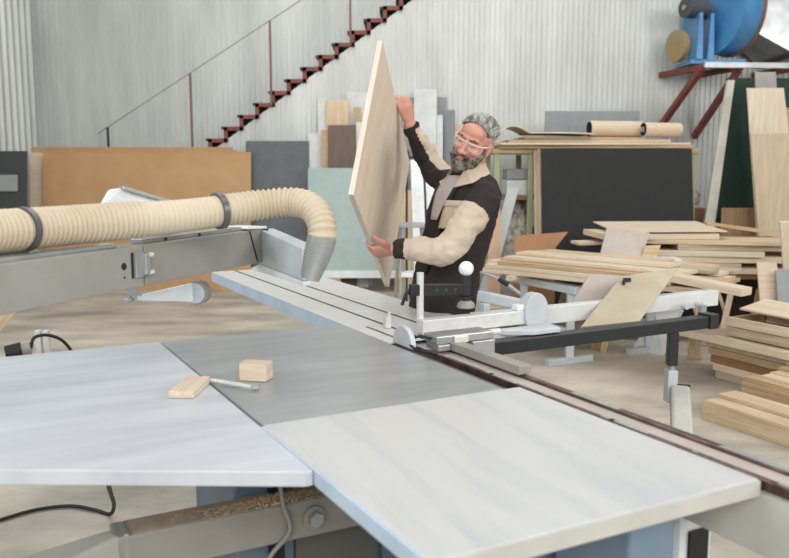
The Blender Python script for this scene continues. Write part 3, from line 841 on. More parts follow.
mc = cF - axis * .12
MB().rings([ringF(mc - axis * .36, .10, 24), ringF(mc - axis * .36, .12, 24), ringF(mc - axis * .06, .12, 24)]).build('bearing_housing', mat('dark_casting', (78, 80, 84), .5), bl_f, smooth='auto')
MB().rings([ringF(cF - axis * .52 - ZD * .42 + V((0, .2, 0)), .19, 24), ringF(cF - axis * .44 - ZD * .42 + V((0, .2, 0)), .19, 24)]).build('belt_guard', yellow_belt, bl_f, smooth='auto')
MB().tube([cF - axis * .5, cF - axis * .1], .03, 10).build('shaft', alum, bl_f)
dc = c_b + axis * .035
q0 = ringF(dc, .30, 4)
mb = MB()
big = [dc + axis * .6 + ay * y + ZD * z for y, z in ((-.55, -.62), (.2, -.62), (.2, .6), (-.55, .6))]
sm = [dc + ay * y + ZD * z for y, z in ((-.22, -.22), (.22, -.22), (.22, .24), (-.22, .24))]
mb.rings([sm, big])
mb.rings([big, [p + V((.5, 0, 0)) for p in big]])
mb.build('sheet_metal_duct', foil, label='shiny galvanised duct flaring right from the blue fan', cat='duct', bevel=.004)

# right hand leaning boards
lean('dark_green_board', 'tall dark green board leaning at the right', 'board', green_dk, ((727, 78), (800, 78)), 9.2, ((706, 306, None), (800, 306, None)))
lean('leaning_plank', 'long whitish plank leaning left of dark green board', 'plank', mat('dull_white', (200, 196, 186), .6), ((728, 80), (735, 80)), 8.9, ((690, 313, None), (703, 313, None)), .05)
lean('leaning_board', 'tall two tone birch board leaning in front of dark green board', 'board', v_pale, ((747, 88), (784, 88)), 8.55, ((762, 315, None), (809, 315, None)), .02)
bt = bpy.data.objects['leaning_board.001'] if 'leaning_board.001' in bpy.data.objects else None
tl_, tr_ = P(747.5, 133, Y=7.55), P(788, 133, Y=7.55)
lean('leaning_board', 'darker lower birch board overlapping the tall two tone one', 'board', v_board, ((750.5, 133), (788, 133)), 8.40, ((765, 317, None), (812, 317, None)), .018)
lean('grey_board', 'small grey panel showing above the tall birch board', 'panel', mat('warm_grey_board', (168, 164, 160), .5), ((755, 72), (776, 72)), 8.75, ((765, 311, None), (790, 311, None)), .015)
lean('leaning_board', 'pine board at the right picture edge', 'board', v_tan, ((784, 108), (806, 108)), 8.9, ((786, 309, None), (815, 309, None)), .02)
lean('leaning_board', 'brown plywood board standing low before dark green board', 'board', v_brown, ((722, 208), (757, 208)), 8.7, ((718, 313, None), (757, 313, None)), .02)
sheet('leaning_board', 'pinkish board standing below the pile at right', 'board', w_pink, 757, 777, 262, 6.9, .25)
sheet('leaning_board', 'grey upright board beneath pile near right edge', 'board', grey_board, 776, 796, 270, 6.8, .2)
lean('leaning_board', 'cream leaning board at lower right edge', 'board', v_pale, ((780, 222), (800, 222)), 6.7, ((789, 345, None), (820, 345, None)), .02)
lump('rubbish_bag', (P(703, 190, Y=8.9).x, 9.3, 1.2), (.11, .14, .12), rubbish, 'white crumpled bag right of graphite panel', 'bag', 9)
MB().box((P(703, 215, Y=9.0).x, 9.3, .54), (.26, .26, 1.08)).build('wood_crate', w_brown, label='brown crate right of the graphite panel under the bag', cat='crate', bevel=.004)

# ---- pile A: long planks on two trestles
def trestle(label, xc_, Yc, ztop_, L):
    c = V((P(xc_, 355, Y=Yc).x, Yc, 0))
    t = thing('trestle', label, 'trestle', c, 'trestles under the long planks')
    d = VD
    MB().bar(c + ZD * (ztop_ - .03) - UD * L / 2, c + ZD * (ztop_ - .03) + UD * L / 2, .08, .06).build('top_rail', pale_grey, t, bevel=.004)
    for s in (-1, 1):
        p0 = c + UD * (s * L * .38)
        MB().bar(p0 + ZD * .05, p0 + ZD * (ztop_ - .06), .06, .06, up=V((1, 0, 0))).build('leg', pale_grey, t, bevel=.004)
        MB().bar(p0 - VD * .22 + ZD * .025, p0 + VD * .22 + ZD * .025, .06, .05).build('foot', pale_grey, t, bevel=.004)
    MB().bar(c - UD * L * .36 + ZD * .25, c + UD * L * .36 + ZD * .25, .04, .05).build('cross_bar', pale_grey, t, bevel=.003)
    return t


ZT = .62
trestle('pale grey metal trestle under the long planks, left one', 545, 6.75, ZT, .8)
trestle('pale grey metal trestle under the long planks, right one', 622, 7.15, ZT, .8)
GA = 'long planks stacked on the trestles'


def pl(x0, y0, Y0, x1, y1, Y1, wd, th, m, label, roll=0, group=None, name='plank', cat='plank'):
    return plank(name, label, cat, m, P(x0, y0, Y=Y0), P(x1, y1, Y=Y1), wd, th, roll, group)


AO = V((P(478, 268, Y=7.0).x, 7.0, 0)); AD = V((.735, -.678, 0)); AW = V((.678, .735, 0))
rnd = random.Random(11)
for q_ in (.35, 1.35):
    c_ = AO + AD * q_ + AW * .45
    plank('bearer', 'pale batten carrying the long planks, ' + ('end near the man' if q_ < 1 else 'end away from the man'), 'batten', w_pale, c_ - AW * .5 + ZD * (ZT + .021), c_ + AW * .5 + ZD * (ZT + .021), .06, .04)
lay_n = ['bottom', 'second', 'third', 'fourth', 'top']
pos_n = ['front', 'second', 'third', 'rear']
zz_ = ZT + .042
WM = [w_pine, w_pale, w_tan, w_grey, w_pale, w_pine, w_pale]
for ly in range(5):
    th = (.034, .03, .028, .026, .024)[ly]
    npk = (4, 4, 4, 3, 2)[ly]
    off = (0, .02, .05, .16, .30)[ly]
    for k in range(npk):
        wd_ = rnd.uniform(.17, .215)
        a0_ = rnd.uniform(-.12, .16) + (.15 if ly > 2 else 0); L_k = rnd.uniform(1.55, 1.95) - (.45 if ly == 4 else 0)
        c_ = AO + AW * (.11 + off + k * .225) + ZD * (zz_ + th / 2)
        dd = (Matrix.Rotation(math.radians(rnd.uniform(-.5, .5)), 3, 'Z') @ AD)
        plank('plank', '%s plank in the %s layer of the trestle stack' % (pos_n[k], lay_n[ly]), 'plank', WM[rnd.randrange(7)], c_ + dd * a0_, c_ + dd * (a0_ + L_k), wd_, th, 0, 'long planks stacked on the trestles')
    zz_ += th + .003
plank('plank', 'pale plank with split end jutting right past the black beam', 'plank', w_pale, P(648, 272, Y=5.9), P(747, 292, Y=5.35), .13, .05)
# stack between as a bearer
for k, (x, Yc) in enumerate(((552, 6.9), (618, 6.75))):
    pass
for k in range(6):
    x0 = random.uniform(485, 500); Y0 = 6.9 + .1 * k
    plank('plank', ['pine', 'weathered', 'brown', 'pale', 'tan', 'grey brown'][k] + ' plank on the low shelf beneath the trestle planks', 'plank', [w_pine, w_grey, w_brown, w_pale, w_tan, w_grey][k], P(x0, 300, Y=Y0) * V((1, 1, 0)) if False else V((P(x0, 300, Y=Y0).x, Y0, .30 + .03 * (k % 2))), V((P(x0 + 45, 300, Y=Y0).x, Y0 - .15, .30 + .03 * (k % 2))), .09, .025)
for k, (x, z_, r_) in enumerate(((578, .33, .12), (575, .11, .13), (602, .13, .12), (512, .12, .16))):
    lump('sack', (P(x, 300, Y=7.5).x, 7.5 + .1 * k, z_), (r_ * 1.4, r_, r_), sack, ['upper brown sack beneath the trestle planks', 'lower brown sack beneath the trestle planks', 'brown sack right of the two stacked ones below planks', 'brown sack below planks just right of the man'][k], 'sack', k + 20)

# ---- pile B: sheets and boards behind, on a low bench
bench = thing('workbench', 'low bench buried under the pile of boards at right', 'bench', V((3.1, 7.7, 0)))
zb_ = P(690, 274, Y=7.3).z
MB().box((3.0, 7.75, zb_ - .03), (2.0, .8, .05)).build('bench_top', w_brown, bench, bevel=.004)
MB().box((3.0, 8.13, (zb_ - .06) / 2), (1.98, .02, zb_ - .062)).build('shade_board', mat('cavity_shade', (44, 38, 34), .8), bench)  # added dark board, stands in for the shade under the pile
for sx in (-1, 1):
    for sy in (-1, 1):
        MB().box((3.0 + sx * .9, 7.75 + sy * .33, (zb_ - .056) / 2), (.09, .09, zb_ - .056)).build('leg', w_brown, bench, bevel=.003)
zq = zb_ + .001
LB = [(655, 800, .62, .045, -7, w_pink, 'pinkish board at the bottom of the right pile'), (640, 745, .6, .035, -9, w_grey, 'weathered board second from bottom of right pile'),
      (668, 806, .6, .05, -6, w_pale, 'thick pale board third from bottom of right pile'), (640, 768, .66, .04, -10, w_pale, 'pale board in the middle of the right pile'),
      (684, 812, .56, .045, -7, w_grey, 'weathered board above the middle of the right pile'), (655, 790, .60, .03, -12, w_pine, 'pine board third from top of right pile'),
      (600, 718, .62, .045, 5, w_pale, 'thick pale board under the topmost sheet of right pile'), (612, 726, .7, .010, 3, w_pale, 'topmost thin sheet on the right pile')]
for k, (x0, x1, wd_, th, an, m, lb) in enumerate(LB):
    Yk = 7.32 + (.1 if k > 5 else 0)
    xa_, xb_2 = P(x0, 250, Y=Yk).x, P(x1, 250, Y=Yk).x
    dd = Matrix.Rotation(math.radians(an), 3, 'Z') @ V((1, 0, 0))
    c_ = V(((xa_ + xb_2) / 2, Yk + wd_ / 2, zq + th / 2)); h_ = (xb_2 - xa_) / 2
    plank('board', lb, 'board', m, c_ - dd * h_, c_ + dd * h_, wd_, th + (.006 if k < 7 else 0), math.radians(3.5 if k == 7 else 0), 'boards in the right pile')
    zq += th + .008 + (.03 if k == 6 else 0)
q_ = V((P(725, 232, Y=7.8).x, 7.8, zq - .02))
plank('plank', 'tan plank sloping down at the top right of pile', 'plank', w_tan, q_ + V((-.15, .1, .03)), q_ + V((.52, -.05, -.06)), .2, .025)
q_ = P(575, 243, Y=7.75)
plank('board', 'pale board end poking out before the graphite board', 'board', w_pale, q_, q_ + V((.75, .1, .02)), .25, .025)
f = [P(600, 256, Y=7.0), P(641, 259, Y=7.0), P(650, 233, Y=7.2), P(607, 228, Y=7.2)]
MB().prism(f, (0, .02, 0)).build('grey_board', lilac, label='grey lilac board propped upright on the right pile', cat='board', bevel=.002)
f = [P(641, 260, Y=6.95), P(656, 261, Y=6.95), P(661, 245, Y=7.05), P(645, 246, Y=7.05)]
MB().prism(f, (0, .03, 0)).build('wood_offcut', w_tan, label='small tan offcut beside the grey lilac board', cat='wood offcut', bevel=.002)
f = [P(570, 306, Y=3.88), P(612, 303, Y=3.95), P(623, 276, Y=4.05), P(590, 274, Y=3.98)]
MB().prism(f, (0, .014, 0)).build('grey_board', lilac, label='small grey lilac board behind the tilted plywood board', cat='board', bevel=.002)
MB().box(P(667, 263, Y=6.9), (.18, .2, .09)).build('white_block', white_board, label='white block on the right pile beside tan offcut', cat='block', bevel=.004)
# offcuts in the dark space under the pile
for k in range(7):
    x = 665 + k * 14; Yk = 7.1 + .08 * (k % 3)
    a_ = V((P(x, 320, Y=Yk).x, Yk, .02)); b_ = V((P(x + (-1) ** k * 16, 300, Y=Yk).x, Yk + .12, .48 + .05 * (k % 2)))
    plank('wood_offcut', ['pine', 'brown', 'tan', 'weathered', 'pinkish', 'pale', 'dark brown'][k] + ' stick leaning in the shadow under the right pile', 'wood offcut', [w_pine, w_brown, w_tan, w_grey, w_pink, w_pale, w_brown][k], a_, b_, .05, .03, .4)
# leaning pieces under the beam
lean('white_board', 'whitish panel leaning on the floor below the black beam', 'panel', white_board, ((655, 312), (684, 310)), 6.9, ((632, 350, None), (664, 356, None)), .015)
lean('wood_offcut', 'brown slab leaning behind trestle foot', 'wood offcut', v_brown, ((596, 325), (606, 325)), 6.95, ((590, 350, None), (600, 352, None)), .02)
lean('wood_offcut', 'tan slab leaning beside the brown one', 'wood offcut', v_tan, ((606, 326), (612, 326)), 6.9, ((600, 352, None), (606, 353, None)), .02)
lean('wood_offcut', 'pine slab standing right of the black prop', 'wood offcut', v_pine, ((692, 322), (699, 322)), 6.5, ((688, 358, None), (702, 360, None)), .03)

# ---- low pile on the right floor
def fl(x, y, z): return P(x, y, z=z)


def uplank(name, label, x, y, zc, L, wd, th, m, ang=0, cat='plank'):
    """a board lying parallel to the saw, its far end at (x, y) at height zc"""
    a_ = fl(x, y, zc); d = Matrix.Rotation(math.radians(ang), 3, 'Z') @ (-UD)
    return plank(name, label, cat, m, a_, a_ + d * L, wd, th)


# big laminated timber
e0 = P(702, 419, z=0) + VD * .15 - V((.17, 0, 0))
plank('timber_beam', 'thick laminated pine timber lying nearest on the right floor', 'timber', w_pine, V((e0.x + .17, e0.y, .061)), V((e0.x + .17, e0.y, .061)) - UD * 1.6, .30, .12)
plank('timber_beam', 'second laminated timber behind the nearest one on right floor', 'timber', w_tan, V((e0.x + .50, e0.y + .25, .086)), V((e0.x + .50, e0.y + .25, .086)) - UD * 1.7, .28, .17)
z_ = .1715
for k in range(6):
    nm_ = ['thin pine slat lowest on second timber', 'thin tan slat crossing second timber', 'thin pale slat between timbers and stack', 'thin brown slat between timbers and stack', 'thin weathered slat leaning toward the stack', 'topmost pine slat before the stack'][k]
    s_ = V((e0.x + .66 + .075 * k, e0.y + .34 + .05 * k, .19 + .022 * k))
    d_ = Matrix.Rotation(math.radians((-3, 4, -2, 2, -4, 3)[k]), 3, 'Z') @ (-UD)
    plank('slat', nm_, 'slat', [w_pine, w_tan, w_pale, w_brown, w_grey, w_pine][k], s_, s_ + d_ * (1.5 + .05 * k), .10, .02, group='slats before the right stack')
LC = [(.14, -.05, 1.5, .16, .022, w_pine, 'pine board on top of the nearest timber'), (.45, .22, 1.5, .12, .03, w_tan, 'tan board on the near side of second timber'), (.575, .285, 1.55, .13, .022, w_pale, 'pale board on the second timber')]
for dx, dy, L, wd, th, m, lb in LC[1:]:
    s = V((e0.x + dx, e0.y + dy, z_ + th / 2 + (.0 if dx < .3 else .0)))
    plank('plank', lb, 'plank', m, s, s - UD * L, wd, th)
plank('plank', LC[0][6], 'plank', w_pine, V((e0.x + .22, e0.y + .03, .1335)), V((e0.x + .22, e0.y + .03, .1335)) - UD * 1.45, .16, .022)
# support stack further back
g0 = P(715, 372, z=.02)
bs = V((2.66, 5.9, 0))
names = [('weathered', w_grey), ('pale', w_pale), ('brown', w_brown), ('tan', w_tan), ('pine', w_pine)]
places = ['bottom of', 'second layer of', 'third layer of', 'fourth layer of', 'top of']
zc = 0
for k in range(5):
    th = .05
    nm, m = names[k]
    s = bs + V((-.02 * k, .03 * k, zc + th / 2 + .001))
    plank('plank', f'{nm} plank at the {places[k]} the stack behind right timbers', 'plank', m, s + UD * .25, s - UD * (1.35 - .05 * k), .42 - .03 * k, th)
    zc += th + .002
s = bs + V((-.05, .1, zc + .03))
plank('plank', 'long pale weathered plank with grey end across right stack', 'plank', w_pale, s + UD * .45 + V((-.12, 0, 0)), s - UD * 1.2 + V((-.12, 0, 0)), .3, .055)
zc += .062
# crate on the stack
cr0 = V((2.73, 5.80, zc))
ck = thing('wood_crate', 'broken shallow wooden crate on the right floor stack', 'crate', cr0)
cu, cv = -UD, VD
def cpart(name, m, a, b, wd_, th_):
    o = plank(name, None, None, m, a, b, wd_, th_); o.parent = ck; o.matrix_parent_inverse = Matrix.Translation(-cr0)


for dv in (-.2, .2):
    c = cr0 + cv * dv
    for zk, mm in ((.042, w_grey), (.112, w_pale)):
        cpart('side_board', mm, c - cu * .31 + ZD * zk, c + cu * .31 + ZD * zk, .022, .064)
for du in (-.3, .3):
    c = cr0 + cu * du + ZD * .075
    cpart('end_board', w_tan, c - cv * .188, c + cv * .188, .022, .13)
cpart('bottom_board', w_brown, cr0 - cu * .28 + ZD * .008, cr0 + cu * .28 + ZD * .008, .36, .014)
s = cr0 + ZD * .19
plank('plywood_sheet', 'thin pale sheet lying tilted on the wooden crate', 'board', w_pale, s + UD * .28 + VD * .02 + ZD * .03, s - UD * .6 + VD * .16 - ZD * .01, .34, .014, math.radians(6))
MB().box(cr0 + V((.34, -.16, .035)), (.12, .1, .07)).build('wood_block', mat('orange_wood2', (190, 126, 84), .6), label='orange wood block at the crate\'s near end', cat='wood block', bevel=.003)
lump('wood_chips', (2.9, 5.0, .27), (.06, .05, .03), w_pale, 'cream offcut lump on the right stack by picture edge', 'wood offcut', 31)

# ================================================================== THE MAN
man = thing('person', 'bearded man with clear glasses in brown and beige work jacket holding a board', 'person', (.27, 3.95, 0))
Fd = V((-.85, -.53, 0)).normalized(); Ld = V((-Fd.y, Fd.x, 0))     # facing, his left
if Ld.y > 0: Ld = -Ld
FP = V((-.93, -.36, 0)).normalized(); LP = V((.36, -.93, 0)).normalized()


def oval(c, a, b, F, L, n=28, sq=2.3, tilt=0):
    out = []
    for k in range(n):
        t = 2 * PI * k / n; cs_, sn = math.cos(t), math.sin(t)
        cs_ = math.copysign(abs(cs_) ** (2 / sq), cs_); sn = math.copysign(abs(sn) ** (2 / sq), sn)
        out.append(V(c) + F * (a * cs_) + L * (b * sn) + ZD * (tilt * cs_))
    return out


JT = [(P(441, 312, Y=3.95), .135, .175), (P(443, 296, Y=3.95), .14, .18), (P(447, 272, Y=3.95), .137, .175), (P(456, 240, Y=3.95), .142, .18), (P(463, 210, Y=3.95), .14, .192), (P(467, 192, Y=3.94), .125, .195), (P(469, 180, Y=3.93), .09, .165), (P(470.5, 172, Y=3.92), .068, .095), (P(471, 168, Y=3.92), .06, .07)]
shR, elR, wrR = P(449, 184, Y=4.09), P(431, 164, Y=4.33), P(409, 123, Y=4.26)
shL, elL, wrL = P(484, 198, Y=3.77), P(446.5, 250.5, Y=3.64), P(393, 249, Y=3.74)
# board he holds
T_ = P(382.5, 41, Y=3.75); L_ = P(353.5, 195, Y=3.42)
best = None
for k in range(400):
    Yb = 3.6 + k * .003; B_ = P(389, 287, Y=Yb); R_ = B_ - L_ + T_
    d = abs((L_ - T_).normalized().dot((R_ - T_).normalized()))
    if best is None or d < best[0]: best = (d, Yb, B_, R_)
_, YBd, B_, R_ = best
bn = (L_ - T_).cross(R_ - T_).normalized()
if bn.y < 0: bn = -bn       # away from the viewer
print('BOARD', YBd, (L_ - T_).length, (R_ - T_).length, R_, best[0])
xb_, yb_ = (L_ - T_).normalized(), (R_ - T_).normalized(); zb2 = xb_.cross(yb_)
me = bpy.data.meshes.new('held_board')
lw, lh = (L_ - T_).length, (R_ - T_).length
sgn = 1 if zb2.dot(bn) > 0 else -1
mbx = MB().prism([V((0, 0, 0)), V((lw, 0, 0)), V((lw, lh, 0)), V((0, lh, 0))], V((0, 0, sgn * .022)))
me.from_pydata(mbx.v, [], mbx.f); me.materials.append(w_board); me.materials.append(w_edge)
bm = bmesh.new(); bm.from_mesh(me); bmesh.ops.recalc_face_normals(bm, faces=bm.faces); bm.to_mesh(me); bm.free()
for p_ in me.polygons:
    if abs(p_.normal.z) < .5: p_.material_index = 1
hb = bpy.data.objects.new('held_board', me); col.objects.link(hb)
hb.matrix_world = Matrix.Translation(T_) @ Matrix((xb_, yb_, zb2)).transposed().to_4x4()
tag(hb, 'square birch board held up diagonally in the man\'s hands', 'board')


def hand(mb, wrist, d, n, side, curl, spread=.0, thumb=(.4, .9, .3), tcurl=.3, sc=1.0):
    """d: wrist to knuckles, n: palm normal (towards the palm side), side: +1/-1 thumb direction along d x n"""
    d = V(d).normalized(); n = V(n); n = (n - d * n.dot(d)).normalized(); s = d.cross(n) * side
    W = V(wrist)
    rg_ = []
    for t, wd_, th_ in ((-.02, .027, .021), (.0, .028, .02), (.03, .038, .019), (.065, .043, .017), (.09, .041, .014), (.098, .036, .010)):
        c = W + d * t * sc
        rg_.append([c + s * (wd_ * sc * math.cos(a)) + n * (th_ * sc * math.sin(a)) for a in [2 * PI * k / 14 for k in range(14)]])
    mb.rings(rg_)
    lens = (.040, .026, .020)
    for i, (off, k_, r) in enumerate(((.029, .93, .0092), (.0095, 1.04, .0095), (-.0105, .97, .0092), (-.029, .80, .0082))):
        base = W + d * (.082 * sc) + s * off * sc
        p = base; ang = 0; dirv = (d + s * (off * spread)).normalized(); pts_ = [p - d * .02 * sc, p + d * .008 * sc]
        p = pts_[-1]
        for seg in range(3):
            ang += curl[seg] * (1 + .08 * (i - 1))
            v_ = dirv * math.cos(ang) + n * math.sin(ang)
            p = p + v_ * lens[seg] * k_ * sc; pts_.append(p)
        mb.tube(smoothpath(pts_, 4), [r * sc * (1 - .25 * j / (4 * 4)) for j in range(len(smoothpath(pts_, 4)))], 10)
        mb.ell(pts_[-1], (r * .76 * sc,) * 3, nu=8, nv=6)
    b0_ = W + d * .025 * sc + s * .022 * sc
    td = (d * thumb[0] + s * thumb[1] + n * thumb[2]).normalized()
    q1_ = b0_ + td * .045 * sc; td2 = (td + n * tcurl + d * .35).normalized(); q2_ = q1_ + td2 * .034 * sc; q3_ = q2_ + (td2 + n * tcurl).normalized() * .026 * sc
    pt = smoothpath([b0_, q1_, q2_, q3_], 4)
    mb.tube(pt, [.0155 * sc - .006 * sc * j / (len(pt) - 1) for j in range(len(pt))], 10)
    mb.ell(q3_, (.0092 * sc,) * 3, nu=8, nv=6)


# body: one continuous figure under the clothes
bd = MB()
bd.rings([oval(c + V((0, 0, 0)), a * .8, b * .8, Fd, Ld) for c, a, b in JT[:-1]])
neck0 = P(470, 180, Y=3.93)
HC = P(473.5, 142, Y=3.86)          # centre of the head
bd.tube([neck0 - ZD * .03, neck0 + V((0, -.01, .03)), HC + V((-.0, .03, -.06))], [.066, .060, .058], 18)
bd.tube(smoothpath([shR + (P(469, 195, Y=3.95) - shR) * .4, shR, shR.lerp(elR, .5), elR, elR.lerp(wrR, .5), wrR], 5), [.055] * 6 + [.056] * 5 + [.050] * 5 + [.044] * 5 + [.034] * 5, 16)
bd.tube(smoothpath([shL + (P(469, 195, Y=3.95) - shL) * .4, shL, shL.lerp(elL, .5), elL, elL.lerp(wrL, .5), wrL], 5), [.055] * 6 + [.056] * 5 + [.050] * 5 + [.044] * 5 + [.034] * 5, 16)
pel = P(441, 300, Y=3.95)
hipL, hipR = pel + LP * .095 - ZD * .05, pel - LP * .095 - ZD * .05
ftL = V((hipL.x + .03, hipL.y - .02, .07)); ftR = V((hipR.x - .05, hipR.y + .06, .07))
for h_, f_ in ((hipL, ftL), (hipR, ftR)):
    kn = h_.lerp(f_, .5) + FP * .025
    bd.tube(smoothpath([h_ + ZD * .03, h_.lerp(kn, .4), kn, kn.lerp(f_, .4) - FP * .01, f_], 4), [.070] * 4 + [.070] * 4 + [.058] * 4 + [.053] * 4 + [.042], 16)
    bd.ell(f_ + FP * .06 - ZD * .03, (.05, .05, .035))
    bd.tube([f_ - FP * .03 - ZD * .03, f_ + FP * .17 - ZD * .035], [.038, .034], 12)

# head: local frame, face towards -y
yaw = math.radians(-20)     # turn towards his right / the viewer's left
HR = Matrix.Rotation(math.radians(28), 3, 'Y') @ Matrix.Rotation(yaw, 3, 'Z') @ Matrix.Rotation(math.radians(17), 3, 'X')
HS = 1.05


def hp_(p): return HC + HR @ (V(p) * HS)


def hell(mb, c, r, rx=0, nu=22, nv=14):
    R_x = Matrix.Rotation(rx, 3, 'X')
    mb.ell(hp_(c), tuple(x * HS for x in r), HR @ R_x, nu, nv)


hell(bd, (0, .018, .034), (.074, .094, .082))
hell(bd, (0, -.028, -.02), (.062, .062, .088))
hell(bd, (0, -.05, -.088), (.040, .036, .030))
hell(bd, (0, -.076, .024), (.050, .016, .013))
hell(bd, (0, -.060, .05), (.052, .030, .035))
hell(bd, (0, -.097, -.016), (.0115, .017, .034), math.radians(-18))
hell(bd, (0, -.110, -.036), (.0145, .014, .0115))
for s in (-1, 1):
    hell(bd, (s * .0135, -.100, -.039), (.009, .010, .008))
    hell(bd, (s * .037, -.066, -.024), (.023, .021, .020))
    hell(bd, (s * .075, .014, -.008), (.010, .020, .034), math.radians(-12))
    hell(bd, (s * .030, -.078, .001), (.0145, .012, .0085))
hell(bd, (0, -.091, -.060), (.021, .010, .0055))
hell(bd, (0, -.090, -.071), (.019, .010, .006))

# hands
# right hand (far, raised): palm against the right upper edge, fingers behind, thumb in front
eR = T_.lerp(R_, .70)
for k in range(100):
    q = T_.lerp(R_, k / 100); yy = 279 - FPX * ((q.y * SP + (q.z - CAMZ) * CP) / (q.y * CP - (q.z - CAMZ) * SP))
    if yy > 109: eR = q; break
outR = yb_ * 0 - (L_ - T_).normalized()     # away from the board across the T-R edge
wrR_d = (eR + outR * .022) - wrR
hand(bd, wrR, (P(406.5, 100, Y=eR.y - .02) - wrR), (-.62, .78, 0), 1, (.45, .85, .5), thumb=(.9, .35, .10), tcurl=.12, sc=.98)
eL = L_
for k in range(100):
    q = L_.lerp(B_, k / 100); yy = 279 - FPX * ((q.y * SP + (q.z - CAMZ) * CP) / (q.y * CP - (q.z - CAMZ) * SP))
    if yy > 250: eL = q; break
print('EDGES', eR, eL, wrR, wrL)
hand(bd, P(396, 249, Y=eL.y - .05), (P(376, 252, Y=eL.y - .045) - P(396, 249, Y=eL.y - .05)), bn + V((0, .2, .15)), -1, (.7, .9, .5), thumb=(.45, .95, -.05), tcurl=.1, sc=1.05)
body = remesh(bd, .0042, 2, .5)
body.build('body', skin, man, smooth=True)

# eyes, lips
for s in (-1, 1):
    e_ = MB(); hell(e_, (s * .030, -.0805, -.0005), (.0125, .0105, .0035), 0, 16, 10); e_.build('eye', eye_m, man, smooth=True)
    eb = MB(); eb.tube([hp_((s * .013, -.094, .020)), hp_((s * .03, -.094, .026)), hp_((s * .048, -.080, .021))], [.003, .0045, .002], 8); eb.build('eyebrow', beard_m, man, smooth=True)
l_ = MB(); hell(l_, (0, -.0945, -.0665), (.019, .0085, .0065)); l_.build('lips', lipm, man, smooth=True)
# hair: swept back
hr = MB()
hell(hr, (0, .026, .042), (.0775, .095, .0815), 0, 40, 24)
hell(hr, (0, .055, .0), (.072, .066, .075), 0, 30, 18)
hell(hr, (0, .062, -.045), (.062, .042, .05), 0, 26, 16)
for v in hr.v:
    lo_ = HR.transposed() @ (v - HC) / HS
    # grooves running front to back
    n_ = (lo_ - V((0, .02, .02))).normalized()
    a_ = math.atan2(lo_.x, lo_.z + .03)
    k_ = .0028 * math.sin(a_ * 26 + 2.2 * math.sin(lo_.y * 40)) + .002 * noise.noise(lo_ * 60)
    lo2 = lo_ + n_ * k_
    # hairline: pull the front under the skin
    if lo2.y < -.052 + .55 * max(0, abs(lo2.x) - .045): lo2.y = lo2.y * .55 - .02; lo2.z -= .012
    if lo2.z < .045 and lo2.y < .012: lo2.x *= .86; lo2.y += .01
    v[:] = HC + HR @ (lo2 * HS)
for k in range(46):
    a_ = -1.35 + 2.7 * k / 45 + random.uniform(-.03, .03)
    pts_ = []
    for j in range(9):
        b_ = -.92 + 2.2 * j / 8
        r_ = 1.035 + random.uniform(-.008, .012) + .03 * math.sin(PI * j / 8)
        x = .0745 * math.sin(a_) * math.cos(b_ * .55); y = .026 + .097 * math.sin(b_) * (.75 + .25 * math.cos(a_)); z = .040 + .080 * math.cos(b_) * math.cos(a_ * .92)
        pts_.append(hp_((x * r_, .026 + (y - .026) * r_, .04 + (z - .04) * r_)))
    hr.tube(smoothpath(pts_, 3), .0034, 6)
hr.build('hair', hair_m, man, smooth=True)
# beard and moustache
be = MB()
hell(be, (0, -.052, -.090), (.047, .040, .036))
hell(be, (0, -.066, -.107), (.033, .028, .028))
hell(be, (0, -.084, -.086), (.030, .016, .016))
for s in (-1, 1):
    hell(be, (s * .045, -.030, -.070), (.021, .034, .036))
    hell(be, (s * .061, .000, -.040), (.009, .016, .034))
    hell(be, (s * .017, -.098, -.0535), (.017, .010, .0065), 0)
    hell(be, (s * .032, -.083, -.068), (.010, .014, .020))
be = remesh(be, .0035, 2, .5)
for v, n_ in zip(be.v, be.n):
    v += n_ * (.0035 * noise.noise((v - HC) * 130) + .0025 * noise.noise((v - HC) * 60))
be.build('beard', beard_m, man, smooth=True)
# safety glasses
gl_ = MB(); rings_t = []; rings_b = []
arc = [hp_((.074 * math.sin(t), -.040 - .066 * math.cos(t), .012)) for t in [-1.25 + 2.5 * k / 16 for k in range(17)]]
arcb = [hp_((.070 * math.sin(t), -.040 - .064 * math.cos(t), -.024 + .012 * math.cos(t) ** 6)) for t in [-1.2 + 2.4 * k / 16 for k in range(17)]]
gl_.add(arc + arcb, [(i, i + 1, 17 + i + 1, 17 + i) for i in range(16)])
gl_.build('glasses_lens', clear, man, smooth=True)
gf = MB(); gf.tube(arc, .0018, 8); gf.tube(arcb, .0007, 6)
for s, i in ((-1, 0), (1, 16)):
    gf.tube([arc[i], hp_((s * .080, .02, .008))], .0028, 8)
    gf.tube([arcb[i], arc[i]], .0008, 8)
gf.build('glasses_frame', frame_m, man, smooth=True)

# jacket
jk = MB()
jk.rings([oval(c, a, b, Fd, Ld) for c, a, b in JT])
chest = P(468, 198, Y=3.94)
ps = smoothpath([shR + (chest - shR) * .45, shR, shR.lerp(elR, .5) - ZD * .01, elR - ZD * .012, elR.lerp(wrR, .5), wrR - (wrR - elR).normalized() * .012], 6)
rR = [.062] * 4 + [.070] * 8 + [.068] * 6 + [.062] * 5 + [.052] * 4 + [.043] * 4
jk.tube(ps, rR[:len(ps)], 20)
ps2 = smoothpath([shL + (chest - shL) * .45, shL, shL.lerp(elL, .5), elL, elL.lerp(wrL, .5), wrL + (elL - wrL).normalized() * .012], 6)
rL = [.066] * 4 + [.074] * 8 + [.070] * 5 + [.063] * 4 + [.056] * 5 + [.046] * 5
jk.tube(ps2, rL[:len(ps2)], 20)
jk = remesh(jk, .0085, 5, .5)


def seg(p, a, b):
    t = max(0, min(1, (p - a).dot(b - a) / (b - a).length_squared)); return t, (p - (a + (b - a) * t))


